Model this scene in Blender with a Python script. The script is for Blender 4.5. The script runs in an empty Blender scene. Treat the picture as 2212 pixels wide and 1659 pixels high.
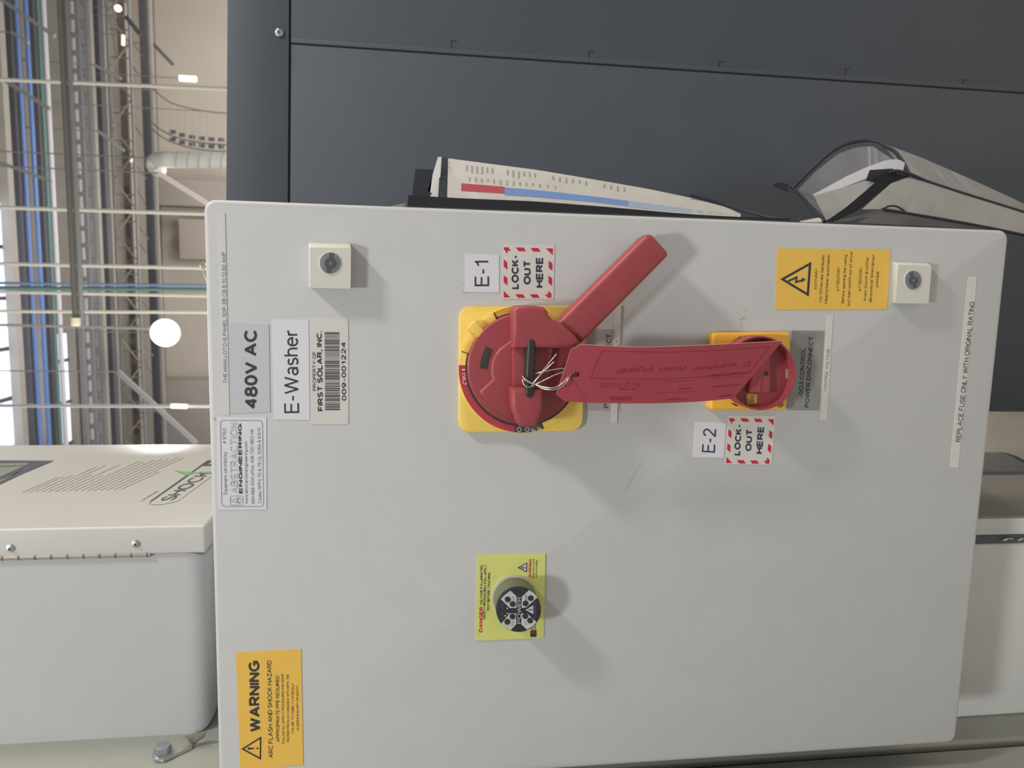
import bpy, bmesh, math, random
from mathutils import Vector, Matrix
random.seed(7)
S = bpy.context.scene
COL = S.collection
# ------------------------------------------------------------------ camera
# world: x right, y away from the viewer, z up; the cabinet door is the plane y = 0
F, CX, CY = 1596.0, 1106.0, 829.5
CAM = Vector((0.43374576, -0.61601182, 0.54006991))
CM = Matrix(((0.02367132, 0.99204848, 0.12361023),
             (-0.13594622, 0.12569057, -0.9827108),
             (-0.99043339, 0.00645772, 0.1378405)))
cd = bpy.data.cameras.new('camera'); cam = bpy.data.objects.new('camera', cd); COL.objects.link(cam)
m4 = CM.to_4x4(); m4.translation = CAM; cam.matrix_world = m4
cd.sensor_fit = 'HORIZONTAL'; cd.sensor_width = 36.0; cd.lens = 36.0 * F / 2212.0
cd.clip_start = 0.01; cd.clip_end = 200
cd.dof.use_dof = True; cd.dof.focus_distance = 0.62; cd.dof.aperture_fstop = 13.0
S.camera = cam
# ------------------------------------------------------------------ world, lights, exposure
S.view_settings.view_transform = 'Standard'; S.view_settings.look = 'None'
S.view_settings.gamma = 1.0; S.view_settings.exposure = -0.14; S.view_settings.use_curve_mapping = False
W = bpy.data.worlds.new('world'); S.world = W; W.use_nodes = True
bg = W.node_tree.nodes['Background']; bg.inputs[0].default_value = (0.93, 0.965, 1.0, 1); bg.inputs[1].default_value = 0.38


def area(name, loc, target, size, power, color, shape='DISK', size_y=None):
    l = bpy.data.lights.new(name, 'AREA'); l.energy = power; l.color = color; l.shape = shape; l.size = size
    if size_y: l.size_y = size_y
    o = bpy.data.objects.new(name, l); COL.objects.link(o); o.location = loc
    o.rotation_euler = (Vector(target) - Vector(loc)).to_track_quat('-Z', 'Y').to_euler()
    return o


DC = Vector((0.27, 0, 0.30))
area('bay_lamp_overhead', DC + Vector((-0.06, -1.0, 1.30)).normalized() * 3.4, DC, 0.38, 46, (1.0, 0.985, 0.965))
area('bay_lamp_right', DC + Vector((0.64, -0.25, 0.73)).normalized() * 2.6, DC, 0.24, 31, (1.0, 0.94, 0.85))
# unseen warm light added at the right, for the faces turned that way
area('side_fill', (5.2, 0.62, 2.6), (0.1, 0.3, 0.9), 0.8, 112, (1.0, 0.90, 0.74))
# beam of the visible flood lamp; the area lights after it are added fill
sp = bpy.data.lights.new('flood_beam', 'SPOT'); sp.energy = 9000; sp.spot_size = math.radians(3.6); sp.spot_blend = 0.7; sp.shadow_soft_size = 0.3
so = bpy.data.objects.new('flood_beam', sp); COL.objects.link(so); so.location = (-0.80, 19.2, 6.68)
so.rotation_euler = (Vector((0.25, 0.0, 0.62)) - so.location).to_track_quat('-Z', 'Y').to_euler()
area('aisle_fill', (0.0, 2.3, 2.8), (0.05, 1.3, -0.96), 0.8, 40, (1, 0.96, 0.9))  # added out of view to brighten the floor behind the enclosure
area('hall_fill_near', (3, 14.5, 0.3), (-1, 20, 9), 4, 620, (1, 0.97, 0.95))  # added fill from below for the roof steel and pipes
area('hall_fill_far', (9, 23, 4.0), (8, 29.5, 6), 2.5, 330, (1, 0.95, 0.88))  # added fill, brightens the right part of the far wall
area('hall_fill_left', (-4, 24, 2.0), (-3, 29.5, 6), 3, 130, (0.97, 0.98, 1.0))  # added fill for the left part of the far wall
area('hall_fill_up', (2, 25.5, 2.5), (1, 24.5, 9.9), 3, 230, (1, 0.97, 0.95))  # extra light added so the roof deck does not go black
area('rod_fill', (-4.5, 7.0, 3.0), (1, 12, 4.6), 1.5, 360, (1, 0.97, 0.92))  # added outside the view to brighten the hanger rods

# ------------------------------------------------------------------ helpers
def lin(c):
    return tuple(((v / 255) / 12.92 if v / 255 <= 0.04045 else ((v / 255 + 0.055) / 1.055) ** 2.4) for v in c)


MATS = {}
def mat(name, rgb, rough=0.5, metal=0.0, var=0.04, nscale=40.0, bump=0.0, bscale=400.0, trans=0.0, alpha=1.0, emit=0.0, coat=0.0, spec=0.5):
    if name in MATS: return MATS[name]
    m = bpy.data.materials.new(name); m.use_nodes = True
    nt = m.node_tree; b = nt.nodes['Principled BSDF']
    c = lin(rgb)
    b.inputs['Roughness'].default_value = rough; b.inputs['Metallic'].default_value = metal
    b.inputs['Specular IOR Level'].default_value = spec
    b.inputs['Coat Weight'].default_value = coat
    tc = nt.nodes.new('ShaderNodeTexCoord')
    n = nt.nodes.new('ShaderNodeTexNoise'); n.inputs['Scale'].default_value = nscale; n.inputs['Detail'].default_value = 4
    nt.links.new(tc.outputs['Object'], n.inputs['Vector'])
    r = nt.nodes.new('ShaderNodeValToRGB')
    r.color_ramp.elements[0].position = 0.3; r.color_ramp.elements[1].position = 0.7
    r.color_ramp.elements[0].color = (*[max(0, v * (1 - var)) for v in c], 1)
    r.color_ramp.elements[1].color = (*[min(1, v * (1 + var)) for v in c], 1)
    nt.links.new(n.outputs['Fac'], r.inputs['Fac']); nt.links.new(r.outputs['Color'], b.inputs['Base Color'])
    if bump:
        n2 = nt.nodes.new('ShaderNodeTexNoise'); n2.inputs['Scale'].default_value = bscale; n2.inputs['Detail'].default_value = 2
        nt.links.new(tc.outputs['Object'], n2.inputs['Vector'])
        bp = nt.nodes.new('ShaderNodeBump'); bp.inputs['Strength'].default_value = bump; bp.inputs['Distance'].default_value = 0.0006
        nt.links.new(n2.outputs['Fac'], bp.inputs['Height']); nt.links.new(bp.outputs['Normal'], b.inputs['Normal'])
    if trans: b.inputs['Transmission Weight'].default_value = trans; b.inputs['IOR'].default_value = 1.3
    if alpha < 1: b.inputs['Alpha'].default_value = alpha
    if emit:
        b.inputs['Emission Color'].default_value = (*c, 1); b.inputs['Emission Strength'].default_value = emit
    MATS[name] = m
    return m


def hitp(px, py, P, n):
    d = CM @ Vector(((px - CX) / F, -(py - CY) / F, -1.0))
    n = Vector(n); k = (Vector(P) - CAM).dot(n) / d.dot(n)
    return CAM + d * k
def onx(px, py, x): return hitp(px, py, (x, 0, 0), (1, 0, 0))
def ony(px, py, y): return hitp(px, py, (0, y, 0), (0, 1, 0))
def onz(px, py, z): return hitp(px, py, (0, 0, z), (0, 0, 1))


class Plane:
    def __init__(s, P, n): s.P = Vector(P); s.n = Vector(n).normalized()
    def at(s, px, py, h=0.0): return hitp(px, py, s.P + s.n * h, s.n)
DOOR = Plane((0, 0, 0), (0, -1, 0))


def tag(o, label=None, cat=None, group=None, kind=None):
    if label: o['label'] = label
    if cat: o['category'] = cat
    if group: o['group'] = group
    if kind: o['kind'] = kind
    return o
WL = {}
def empty(name, loc, label, cat, group=None):
    o = bpy.data.objects.new(name, None); COL.objects.link(o); o.location = loc; o.empty_display_size = 0.02
    WL[o.name] = Vector(loc)
    return tag(o, label, cat, group)
def put(name, bm, mats, parent=None, smooth=35, recalc=True):
    if recalc: bmesh.ops.recalc_face_normals(bm, faces=bm.faces[:])
    me = bpy.data.meshes.new(name); bm.to_mesh(me); bm.free()
    for m in (mats if isinstance(mats, (list, tuple)) else [mats]): me.materials.append(m)
    if smooth:
        for p in me.polygons: p.use_smooth = True
        me.set_sharp_from_angle(angle=math.radians(smooth))
    c = Vector([(min(v.co[i] for v in me.vertices) + max(v.co[i] for v in me.vertices)) / 2 for i in range(3)])
    me.transform(Matrix.Translation(-c))
    o = bpy.data.objects.new(name, me); COL.objects.link(o)
    WL[o.name] = c; o.location = c
    if parent: o.parent = parent; o.location = c - WL[parent.name]
    return o


def bev(bm, edges, w, seg=2):
    if w > 0 and edges: bmesh.ops.bevel(bm, geom=edges, offset=w, segments=seg, profile=0.6, affect='EDGES', clamp_overlap=True)
def bm_box(bm, lo, hi, w=0.0, seg=2):
    lo, hi = Vector(lo), Vector(hi)
    vs = [bm.verts.new((x, y, z)) for x in (lo.x, hi.x) for y in (lo.y, hi.y) for z in (lo.z, hi.z)]
    q = [(0, 1, 3, 2), (4, 6, 7, 5), (0, 4, 5, 1), (2, 3, 7, 6), (0, 2, 6, 4), (1, 5, 7, 3)]
    fs = [bm.faces.new([vs[i] for i in f]) for f in q]
    es = list({e for f in fs for e in f.edges})
    bev(bm, es, w, seg)
def box(name, lo, hi, m, parent=None, w=0.0, seg=2):
    bm = bmesh.new(); bm_box(bm, lo, hi, w, seg); return put(name, bm, m, parent)
def inset(P, nrm, w):
    n = len(P); ar = Vector((0, 0, 0))
    for i in range(n): ar += P[i - 1].cross(P[i])
    sg = 1 if ar.dot(nrm) > 0 else -1
    out = []
    for i in range(n):
        a = (P[i] - P[i - 1]).normalized(); b = (P[(i + 1) % n] - P[i]).normalized()
        n1 = nrm.cross(a) * sg; n2 = nrm.cross(b) * sg
        out.append(P[i] + (n1 + n2) * (w / max(0.35, 1 + n1.dot(n2))))
    return out
def bm_prism(bm, top, off, w=0.0, seg=2):
    """closed prism: top outline (3D points) pushed by the vector off, its top edge rounded by w"""
    top = [Vector(p) for p in top]; nrm = -off.normalized(); n = len(top)
    rings = [[bm.verts.new(p + off) for p in top]]
    if w:
        for k in range(seg + 1):
            t = math.pi / 2 * k / seg
            rings.append([bm.verts.new(p - nrm * (w * (1 - math.sin(t)))) for p in inset(top, nrm, w * (1 - math.cos(t)))])
    else: rings.append([bm.verts.new(p) for p in top])
    bm.faces.new(list(reversed(rings[0]))); bm.faces.new(rings[-1])
    for A, B in zip(rings, rings[1:]):
        for i in range(n): bm.faces.new((A[i], A[(i + 1) % n], B[(i + 1) % n], B[i]))
def prism(name, pts, m, parent, h1, h0, w=0.0, plane=DOOR, seg=2, smooth=35):
    bm = bmesh.new(); bm_prism(bm, [plane.at(x, y, h1) for x, y in pts], plane.n * (h0 - h1), w, seg)
    return put(name, bm, m, parent, smooth)
def circ(cx, cy, r, n=64, ry=None, a0=0, a1=360):
    full = abs(a1 - a0) >= 360
    k = n if full else n + 1
    return [(cx + r * math.cos(math.radians(a0 + (a1 - a0) * i / n)), cy + (ry or r) * math.sin(math.radians(a0 + (a1 - a0) * i / n))) for i in range(k)]
def sector(cx, cy, r0, r1, a0, a1, n=24):
    return circ(cx, cy, r1, n, a0=a0, a1=a1) + list(reversed(circ(cx, cy, r0, n, a0=a0, a1=a1)))
def roundq(q, r, n=5):
    """quad (any polygon) with rounded corners, pixel space"""
    out = []
    for i, p in enumerate(q):
        p = Vector(p); a = Vector(q[i - 1]); b = Vector(q[(i + 1) % len(q)])
        da, db = (a - p).normalized(), (b - p).normalized()
        s, e = p + da * r, p + db * r
        for k in range(n + 1):
            t = k / n; out.append(tuple((1 - t) ** 2 * s + 2 * t * (1 - t) * p + t * t * e))
    return out
def bm_flat(bm, pts3):
    bm.faces.new([bm.verts.new(p) for p in pts3])
def bm_tube(bm, pts, r, n=8, closed=False, caps=True):
    pts = [Vector(p) for p in pts]; N = len(pts); rings = []
    ref = None
    for i, p in enumerate(pts):
        t = ((pts[(i + 1) % N] if closed or i < N - 1 else p) - (pts[i - 1] if closed or i > 0 else p)).normalized()
        if ref is None: ref = t.orthogonal().normalized()
        ref = (ref - t * ref.dot(t)).normalized(); bi = t.cross(ref)
        rr = r[i] if isinstance(r, (list, tuple)) else r
        rings.append([bm.verts.new(p + (ref * math.cos(2 * math.pi * k / n) + bi * math.sin(2 * math.pi * k / n)) * rr) for k in range(n)])
    for i in range(N if closed else N - 1):
        A, B = rings[i], rings[(i + 1) % N]
        for k in range(n): bm.faces.new((A[k], A[(k + 1) % n], B[(k + 1) % n], B[k]))
    if caps and not closed: bm.faces.new(list(reversed(rings[0]))); bm.faces.new(rings[-1])
def spline(pts, k=6):
    pts = [Vector(p) for p in pts]; out = []
    for i in range(len(pts) - 1):
        p0, p1, p2, p3 = pts[max(i - 1, 0)], pts[i], pts[i + 1], pts[min(i + 2, len(pts) - 1)]
        for j in range(k):
            t = j / k
            out.append(0.5 * ((2 * p1) + (p2 - p0) * t + (2 * p0 - 5 * p1 + 4 * p2 - p3) * t * t + (3 * p1 - p0 - 3 * p2 + p3) * t ** 3))
    return out + [pts[-1]]
def bm_cyl(bm, c, axis, r, L, n=32, w=0.0, r2=None):
    axis = Vector(axis).normalized(); u = axis.orthogonal().normalized(); v = axis.cross(u); c = Vector(c)
    a = [bm.verts.new(c + (u * math.cos(2 * math.pi * i / n) + v * math.sin(2 * math.pi * i / n)) * r) for i in range(n)]
    b = [bm.verts.new(c + axis * L + (u * math.cos(2 * math.pi * i / n) + v * math.sin(2 * math.pi * i / n)) * (r2 if r2 is not None else r)) for i in range(n)]
    bm.faces.new(list(reversed(a))); f = bm.faces.new(b)
    for i in range(n): bm.faces.new((a[i], a[(i + 1) % n], b[(i + 1) % n], b[i]))
    bev(bm, list(f.edges), w)

# ------------------------------------------------------------------ lettering
def A(cx, cy, rx, ry, a0, a1, n=None):
    n = n or max(3, int(abs(a1 - a0) / 20))
    return [(cx + rx * math.cos(math.radians(a0 + (a1 - a0) * i / n)), cy + ry * math.sin(math.radians(a0 + (a1 - a0) * i / n))) for i in range(n + 1)]
GLY = {
 'A': (.72, [[(0, 0), (.36, 1), (.72, 0)], [(.13, .34), (.59, .34)]]),
 'B': (.60, [[(0, .54), (.33, .54)] + A(.33, .27, .27, .27, 90, -90) + [(0, 0), (0, 1), (.31, 1)] + A(.31, .77, .23, .23, 90, -90)]),
 'C': (.68, [A(.38, .5, .38, .5, 42, 318)]), 'D': (.66, [[(0, 0), (0, 1), (.27, 1)] + A(.27, .5, .39, .5, 90, -90) + [(0, 0)]]),
 'E': (.56, [[(.56, 1), (0, 1), (0, 0), (.57, 0)], [(0, .53), (.52, .53)]]), 'F': (.54, [[(.54, 1), (0, 1), (0, 0)], [(0, .50), (.48, .50)]]),
 'G': (.74, [A(.39, .5, .39, .5, 45, 318) + [(.74, .2), (.74, .47), (.42, .47)]]), 'H': (.62, [[(0, 0), (0, 1)], [(.62, 0), (.62, 1)], [(0, .53), (.62, .53)]]),
 'I': (0, [[(0, 0), (0, 1)]]), 'J': (.42, [[(.42, 1), (.42, .28)] + A(.21, .25, .21, .25, 0, -180)]), 'K': (.62, [[(0, 0), (0, 1)], [(.58, 1), (0, .36)], [(.2, .58), (.62, 0)]]),
 'L': (.50, [[(0, 1), (0, 0), (.5, 0)]]), 'M': (.74, [[(0, 0), (0, 1), (.37, .05), (.74, 1), (.74, 0)]]), 'N': (.62, [[(0, 0), (0, 1), (.62, 0), (.62, 1)]]),
 'O': (.78, [A(.39, .5, .39, .5, 90, 450)]), 'P': (.58, [[(0, 0), (0, 1), (.31, 1)] + A(.31, .73, .27, .27, 90, -90) + [(0, .46)]]),
 'Q': (.78, [A(.39, .5, .39, .5, 90, 450), [(.45, .25), (.76, -.04)]]), 'R': (.62, [[(0, 0), (0, 1), (.33, 1)] + A(.33, .74, .26, .26, 90, -90) + [(0, .48)], [(.30, .48), (.62, 0)]]),
 'S': (.60, [A(.30, .75, .27, .25, 25, 270) + A(.30, .25, .30, .25, 90, -155)]), 'T': (.64, [[(0, 1), (.64, 1)], [(.32, 1), (.32, 0)]]),
 'U': (.62, [[(0, 1), (0, .31)] + A(.31, .31, .31, .31, 180, 360) + [(.62, 1)]]), 'V': (.68, [[(0, 1), (.34, 0), (.68, 1)]]), 'W': (1.0, [[(0, 1), (.25, 0), (.5, 1), (.75, 0), (1.0, 1)]]),
 'X': (.64, [[(0, 0), (.62, 1)], [(.02, 1), (.64, 0)]]), 'Y': (.66, [[(0, 1), (.33, .44), (.66, 1)], [(.33, .44), (.33, 0)]]), 'Z': (.60, [[(.03, 1), (.58, 1), (0, 0), (.6, 0)]]),
 '0': (.54, [A(.27, .5, .27, .5, 90, 450)]), '1': (.36, [[(.04, .76), (.24, .84), (.30, 1), (.30, 0)]]), '2': (.54, [A(.27, .73, .25, .27, 165, -35) + [(0, 0), (.56, 0)]]),
 '3': (.54, [A(.26, .76, .23, .24, 150, -90) + A(.26, .26, .28, .26, 90, -155)]), '4': (.56, [[(.43, 0), (.43, 1), (0, .3), (.57, .3)]]), '5': (.54, [[(.49, 1), (.11, 1), (.05, .52)] + A(.26, .32, .28, .32, 130, -155)]),
 '6': (.54, [A(.27, .31, .26, .31, 90, 450), A(.35, .42, .34, .58, 70, 185)]), '7': (.54, [[(0, 1), (.54, 1), (.18, 0)]]), '8': (.54, [A(.27, .77, .22, .23, 90, 450), A(.27, .27, .27, .27, 90, 450)]),
 '9': (.54, [A(.27, .69, .26, .31, 90, 450), A(.19, .58, .34, .58, -110, 5)]),
 'a': (.44, [A(.23, .53, .19, .18, 155, 0) + [(.42, .0)], A(.20, .19, .20, .19, 90, 450)]), 'b': (.48, [[(0, 0), (0, 1)], A(.24, .35, .24, .35, 90, 450)]), 'c': (.44, [A(.25, .35, .25, .35, 42, 318)]),
 'd': (.48, [[(.48, 0), (.48, 1)], A(.24, .35, .24, .35, 90, 450)]), 'e': (.50, [[(.01, .38), (.49, .38)] + A(.25, .35, .25, .35, 8, 320)]), 'f': (.28, [A(.27, .84, .16, .16, 75, 180) + [(.11, 0)], [(0, .69), (.28, .69)]]),
 'g': (.48, [A(.24, .36, .24, .34, 90, 450), [(.48, .70), (.48, -.06)] + A(.24, -.06, .24, .2, 0, -150)]), 'h': (.44, [[(0, 0), (0, 1)], A(.22, .44, .22, .26, 175, 0) + [(.44, 0)]]), 'i': (0, [[(0, 0), (0, .70)], [(0, .88), (0, 1)]]),
 'j': (.1, [[(.1, .7), (.1, -.1)] + A(0, -.1, .1, .12, 0, -80), [(.1, .88), (.1, 1)]]), 'k': (.42, [[(0, 0), (0, 1)], [(.38, .7), (0, .28)], [(.15, .44), (.42, 0)]]), 'l': (0, [[(0, 0), (0, 1)]]),
 'm': (.72, [[(0, 0), (0, .7)], A(.18, .46, .18, .24, 175, 0) + [(.36, 0)], A(.54, .46, .18, .24, 180, 0) + [(.72, 0)]]), 'n': (.44, [[(0, 0), (0, .7)], A(.22, .44, .22, .26, 175, 0) + [(.44, 0)]]), 'o': (.50, [A(.25, .35, .25, .35, 90, 450)]),
 'p': (.48, [[(0, -.25), (0, .7)], A(.24, .35, .24, .35, 90, 450)]), 'q': (.48, [[(.48, -.25), (.48, .7)], A(.24, .35, .24, .35, 90, 450)]), 'r': (.26, [[(0, 0), (0, .7)], A(.24, .42, .24, .27, 175, 80)]),
 's': (.40, [A(.20, .525, .18, .175, 30, 270) + A(.20, .175, .20, .175, 90, -150)]), 't': (.28, [[(.11, .92), (.11, .16)] + A(.25, .15, .14, .15, 180, 275), [(0, .69), (.27, .69)]]), 'u': (.44, [[(0, .7), (0, .24)] + A(.22, .24, .22, .24, 180, 350), [(.44, .7), (.44, 0)]]),
 'v': (.46, [[(0, .7), (.23, 0), (.46, .7)]]), 'w': (.70, [[(0, .7), (.18, 0), (.35, .7), (.52, 0), (.70, .7)]]), 'x': (.44, [[(0, 0), (.43, .7)], [(.01, .7), (.44, 0)]]), 'y': (.46, [[(0, .7), (.24, .02)], [(.46, .7), (.18, -.26), (.04, -.26)]]), 'z': (.42, [[(.01, .7), (.41, .7), (0, 0), (.42, 0)]]),
 '-': (.28, [[(0, .38), (.28, .38)]]), '.': (0, [[(0, -.06), (0, .09)]]), ',': (.05, [[(.05, .09), (.04, -.04), (0, -.2)]]), ':': (0, [[(0, -.06), (0, .09)], [(0, .5), (0, .65)]]), '!': (0, [[(0, .3), (0, 1)], [(0, -.06), (0, .09)]]),
 '#': (.5, [[(.12, 0), (.2, 1)], [(.34, 0), (.42, 1)], [(.02, .36), (.48, .36)], [(.05, .66), (.5, .66)]]), '/': (.34, [[(0, -.05), (.34, 1.02)]]), "'": (0, [[(0, .78), (0, 1)]]),
 '&': (.66, [[(.66, 0), (.16, .66)] + A(.29, .82, .16, .18, 200, -30) + A(.24, .24, .24, .24, 120, 300) + [(.64, .46)]]), '\u00d6': (.78, [A(.39, .5, .39, .5, 90, 450), [(.26, 1.14), (.26, 1.22)], [(.52, 1.14), (.52, 1.22)]]),
 '\u00e4': (.44, [A(.23, .53, .19, .18, 155, 0) + [(.42, .0)], A(.20, .19, .20, .19, 90, 450), [(.12, .9), (.12, 1)], [(.32, .9), (.32, 1)]]), '\u00e9': (.50, [[(.01, .38), (.49, .38)] + A(.25, .35, .25, .35, 8, 320), [(.2, .84), (.34, 1)]]),
}
CAPH = 1.0
_tc = {}
def ribbon(pts, w):
    """polyline of width w as quads with mitred joints"""
    P = [Vector(p) for p in pts]; n = len(P); closed = (P[0] - P[-1]).length < 1e-4 and n > 3
    L, Rr = [], []
    for i in range(n):
        a = (P[i] - P[i - 1]) if i > 0 else ((P[0] - P[-2]) if closed else None)
        b = (P[i + 1] - P[i]) if i < n - 1 else ((P[1] - P[0]) if closed else None)
        a = a or b; b = b or a
        a = a.normalized(); b = b.normalized(); n1, n2 = Vector((-a.y, a.x)), Vector((-b.y, b.x))
        m = (n1 + n2) * (w / 2 / max(0.42, 1 + n1.dot(n2)))
        L.append(P[i] + m); Rr.append(P[i] - m)
    return L, Rr
def split_sharp(P, w):
    """cut a stroke at its sharp corners so that every limb keeps its full width"""
    out, cur = [], [P[0]]
    for i in range(1, len(P) - 1):
        a = (P[i] - P[i - 1]).normalized(); b = (P[i + 1] - P[i]).normalized(); c = a.dot(b)
        if c < 0.5:
            e = w * (0.5 if c > -0.3 else 0.22)
            out.append(cur + [P[i] + a * e]); cur = [P[i] - b * (e if c > -0.3 else w * 0.1)]
        else: cur.append(P[i])
    return out + [cur + [P[-1]]]
def face_to(bm, n):
    for f in bm.faces:
        f.normal_update()
        if f.normal.dot(n) < 0: f.normal_flip()
def glyphs(s, off):
    """vertices (x, y, lift) and faces of a line of drawn letters; off thickens the strokes"""
    k = (s, off)
    if k not in _tc:
        w = max(0.075, 0.12 + 2.4 * off); vs, fs = [], []; x = 0.0; q = 0
        for ch in s:
            if ch == ' ': x += 0.32; continue
            gw, st = GLY[ch]
            for pts in [q_ for pts in st for q_ in split_sharp([Vector((x + px, w / 2 + py * (1 - w))) for px, py in pts], w)]:
                L, Rr = ribbon(pts, w); b = len(vs); q += 1; lf = (q % 4) * 2.5e-5
                for l, r in zip(L, Rr): vs += [(l.x, l.y, lf), (r.x, r.y, lf)]
                for i in range(len(L) - 1): fs.append((b + 2 * i, b + 2 * i + 1, b + 2 * i + 3, b + 2 * i + 2))
            x += gw + 0.10 + 0.8 * w
        _tc[k] = (vs, fs)
    return _tc[k]
NDOOR = Vector((0, -1, 0))
def bm_text(bm, s, p0, p1, cap, fn, off=0.0, shear=0.0):
    """s printed from pixel p0 to pixel p1 (baseline), capitals cap pixels high; fn turns a pixel into a point of the surface"""
    vs, fs = glyphs(s, off)
    x0 = min(v[0] for v in vs); x1 = max(v[0] for v in vs)
    p0, p1 = Vector(p0), Vector(p1); d = p1 - p0; L = d.length; d = d / L; up = Vector((d.y, -d.x))
    bv = []
    for x, y, lf in vs:
        u = (x - x0) / (x1 - x0) * L; v = y / CAPH * cap
        q = p0 + d * (u + shear * v) + up * v
        bv.append(bm.verts.new(fn(q.x, q.y) + NDOOR * lf))
    for f in fs: bm.faces.new([bv[i] for i in f])
def lettering(name, parent, m, lines, fn):
    if len(lines) >= 2:
        for L in lines: lettering(name, parent, m, [L], fn)
        return
    bm = bmesh.new()
    for L in lines: bm_text(bm, *L[:4], fn, *(L[4:]))
    face_to(bm, NDOOR)
    return put(name, bm, m, parent, smooth=0, recalc=False)
def polys(name, parent, m, plist, fn):
    bm = bmesh.new()
    for i, p in enumerate(plist): bm_flat(bm, [fn(*q) + NDOOR * ((i % 4) * 2e-5) for q in p])
    face_to(bm, Vector((0.5, -1, 0)))
    return put(name, bm, m, parent, smooth=0, recalc=False)
def stroke(pts, w):
    """closed polygon outline as quads of width w (pixel space)"""
    out = []; n = len(pts)
    cxy = Vector((sum(p[0] for p in pts) / n, sum(p[1] for p in pts) / n))
    # inner offset by mitre
    P = [Vector(p) for p in pts]; area2 = sum(P[i - 1].x * P[i].y - P[i].x * P[i - 1].y for i in range(n)); sg = 1 if area2 > 0 else -1
    inner = []
    for i in range(n):
        a, b, c = P[i - 1], P[i], P[(i + 1) % n]
        n1 = Vector((-(b - a).y, (b - a).x)).normalized() * sg; n2 = Vector((-(c - b).y, (c - b).x)).normalized() * sg
        mm = (n1 + n2).normalized(); inner.append(b + mm * (w / max(0.3, mm.dot(n1))))
    for i in range(n):
        j = (i + 1) % n; out.append([tuple(P[i]), tuple(P[j]), tuple(inner[j]), tuple(inner[i])])
    return out
NDOOR = Vector((0, -1, 0))
def D(h): return lambda x, y: DOOR.at(x, y, h)
def bolt_sign(ax, tip, w):
    """lightning arrow from pixel ax to pixel tip"""
    a, t = Vector(ax), Vector(tip); d = t - a; n = Vector((-d.y, d.x))
    f = lambda u, v: tuple(a + d * u + n * v)
    L, Rr = ribbon([f(0, .14), f(.46, -.12), f(.44, .16), f(.84, .01)], d.length * 0.10)
    return [[L[i], Rr[i], Rr[i + 1], L[i + 1]] for i in range(3)] + [[f(.74, .15), f(1, -.03), f(.76, -.12)]]

# ------------------------------------------------------------------ materials
GREY = mat('powder_coat_light_grey', (194, 195, 196), 0.42, var=0.015, nscale=30, bump=0.14, bscale=1500)
GREY2 = mat('powder_coat_grey', (189, 190, 192), 0.45, var=0.015, nscale=20, bump=0.15, bscale=700)
CREAM = mat('cream_painted_steel', (204, 203, 199), 0.4, var=0.01, bump=0.1, bscale=700)
PANELM = mat('grey_green_paint', (158, 160, 152), 0.4, var=0.02, bump=0.1)
SLATE = mat('slate_blue_paint', (73, 79, 88), 0.5, var=0.03, nscale=12, bump=0.12, bscale=500, spec=0.35)
SLATED = mat('slate_shadow_gap', (48, 51, 57), 0.7)
RUB = mat('black_rubber', (40, 44, 54), 0.6)
BLACK = mat('black_plastic', (52, 50, 48), 0.35, bump=0.05)
RED = mat('red_plastic', (158, 69, 75), 0.42, var=0.04, bump=0.12, bscale=700)
REDD = mat('red_plastic_dial', (158, 69, 75), 0.4, var=0.03, bump=0.1, bscale=700)
YEL = mat('yellow_plastic', (248, 214, 106), 0.42, var=0.03)
YELO = mat('amber_plastic', (246, 188, 70), 0.42, var=0.03)
INK = mat('black_ink', (52, 55, 60), 0.6)
INKG = mat('grey_ink', (128, 129, 133), 0.6)
INKN = mat('navy_ink', (46, 56, 76), 0.6)
INKR = mat('red_ink', (196, 40, 66), 0.6)
INKW = mat('white_ink', (232, 226, 222), 0.6)
PAPER = mat('white_label_paper', (221, 221, 227), 0.5, var=0.01)
PAPERW = mat('warm_label_paper', (214, 212, 208), 0.5, var=0.01)
TAPE = mat('clear_tape_label', (197, 200, 206), 0.35, var=0.03, nscale=300)
TAPEG = mat('grey_tape_label', (172, 170, 172), 0.4, var=0.03, nscale=300)
GPLATE = mat('grey_engraved_plate', (146, 148, 146), 0.45, var=0.02)
ORANGE = mat('orange_label_vinyl', (238, 192, 86), 0.45, var=0.03, nscale=15)
LIME = mat('lime_label_vinyl', (218, 220, 128), 0.45, var=0.03)
CHROME = mat('bright_wire', (225, 220, 205), 0.22, metal=1.0)
ZINC = mat('zinc_plated_steel', (190, 196, 202), 0.3, metal=1.0, var=0.08)
WHITEP = mat('white_plastic', (228, 227, 221), 0.4, var=0.01)
LOCKW = mat('off_white_lock_plastic', (214, 213, 204), 0.4, var=0.01)
LOCKG = mat('blue_grey_lock_insert', (120, 125, 132), 0.35)
LOCKD = mat('dark_lock_recess', (84, 86, 90), 0.4)
TAGR = mat('red_card', (168, 66, 79), 0.5, var=0.04, nscale=25)
TAGE = mat('pale_card_core', (240, 205, 198), 0.7)
TAGI = mat('dark_red_ink', (112, 42, 54), 0.6)
TAGH = mat('pen_ink_on_red', (132, 48, 60), 0.6)

# ------------------------------------------------------------------ setting
FL = -0.96
CONC = mat('concrete_floor', (214, 204, 188), 0.6, var=0.12, nscale=9, bump=0.1, bscale=60)
tag(box('floor', (-25, -4, FL - 0.1), (25, 30, FL), CONC), kind='structure')
WALLM = mat('beige_hall_wall', (198, 190, 179), 0.8, var=0.05, nscale=0.4)
tag(box('wall_back', (-26, 29.5, FL), (26, 29.8, 10.4), WALLM), kind='structure')
CEILM = mat('roof_deck', (150, 143, 135), 0.8, var=0.06, nscale=0.6)
tag(box('ceiling', (-26, 7, 9.88), (26, 29.5, 10.1), CEILM), kind='structure')

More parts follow.
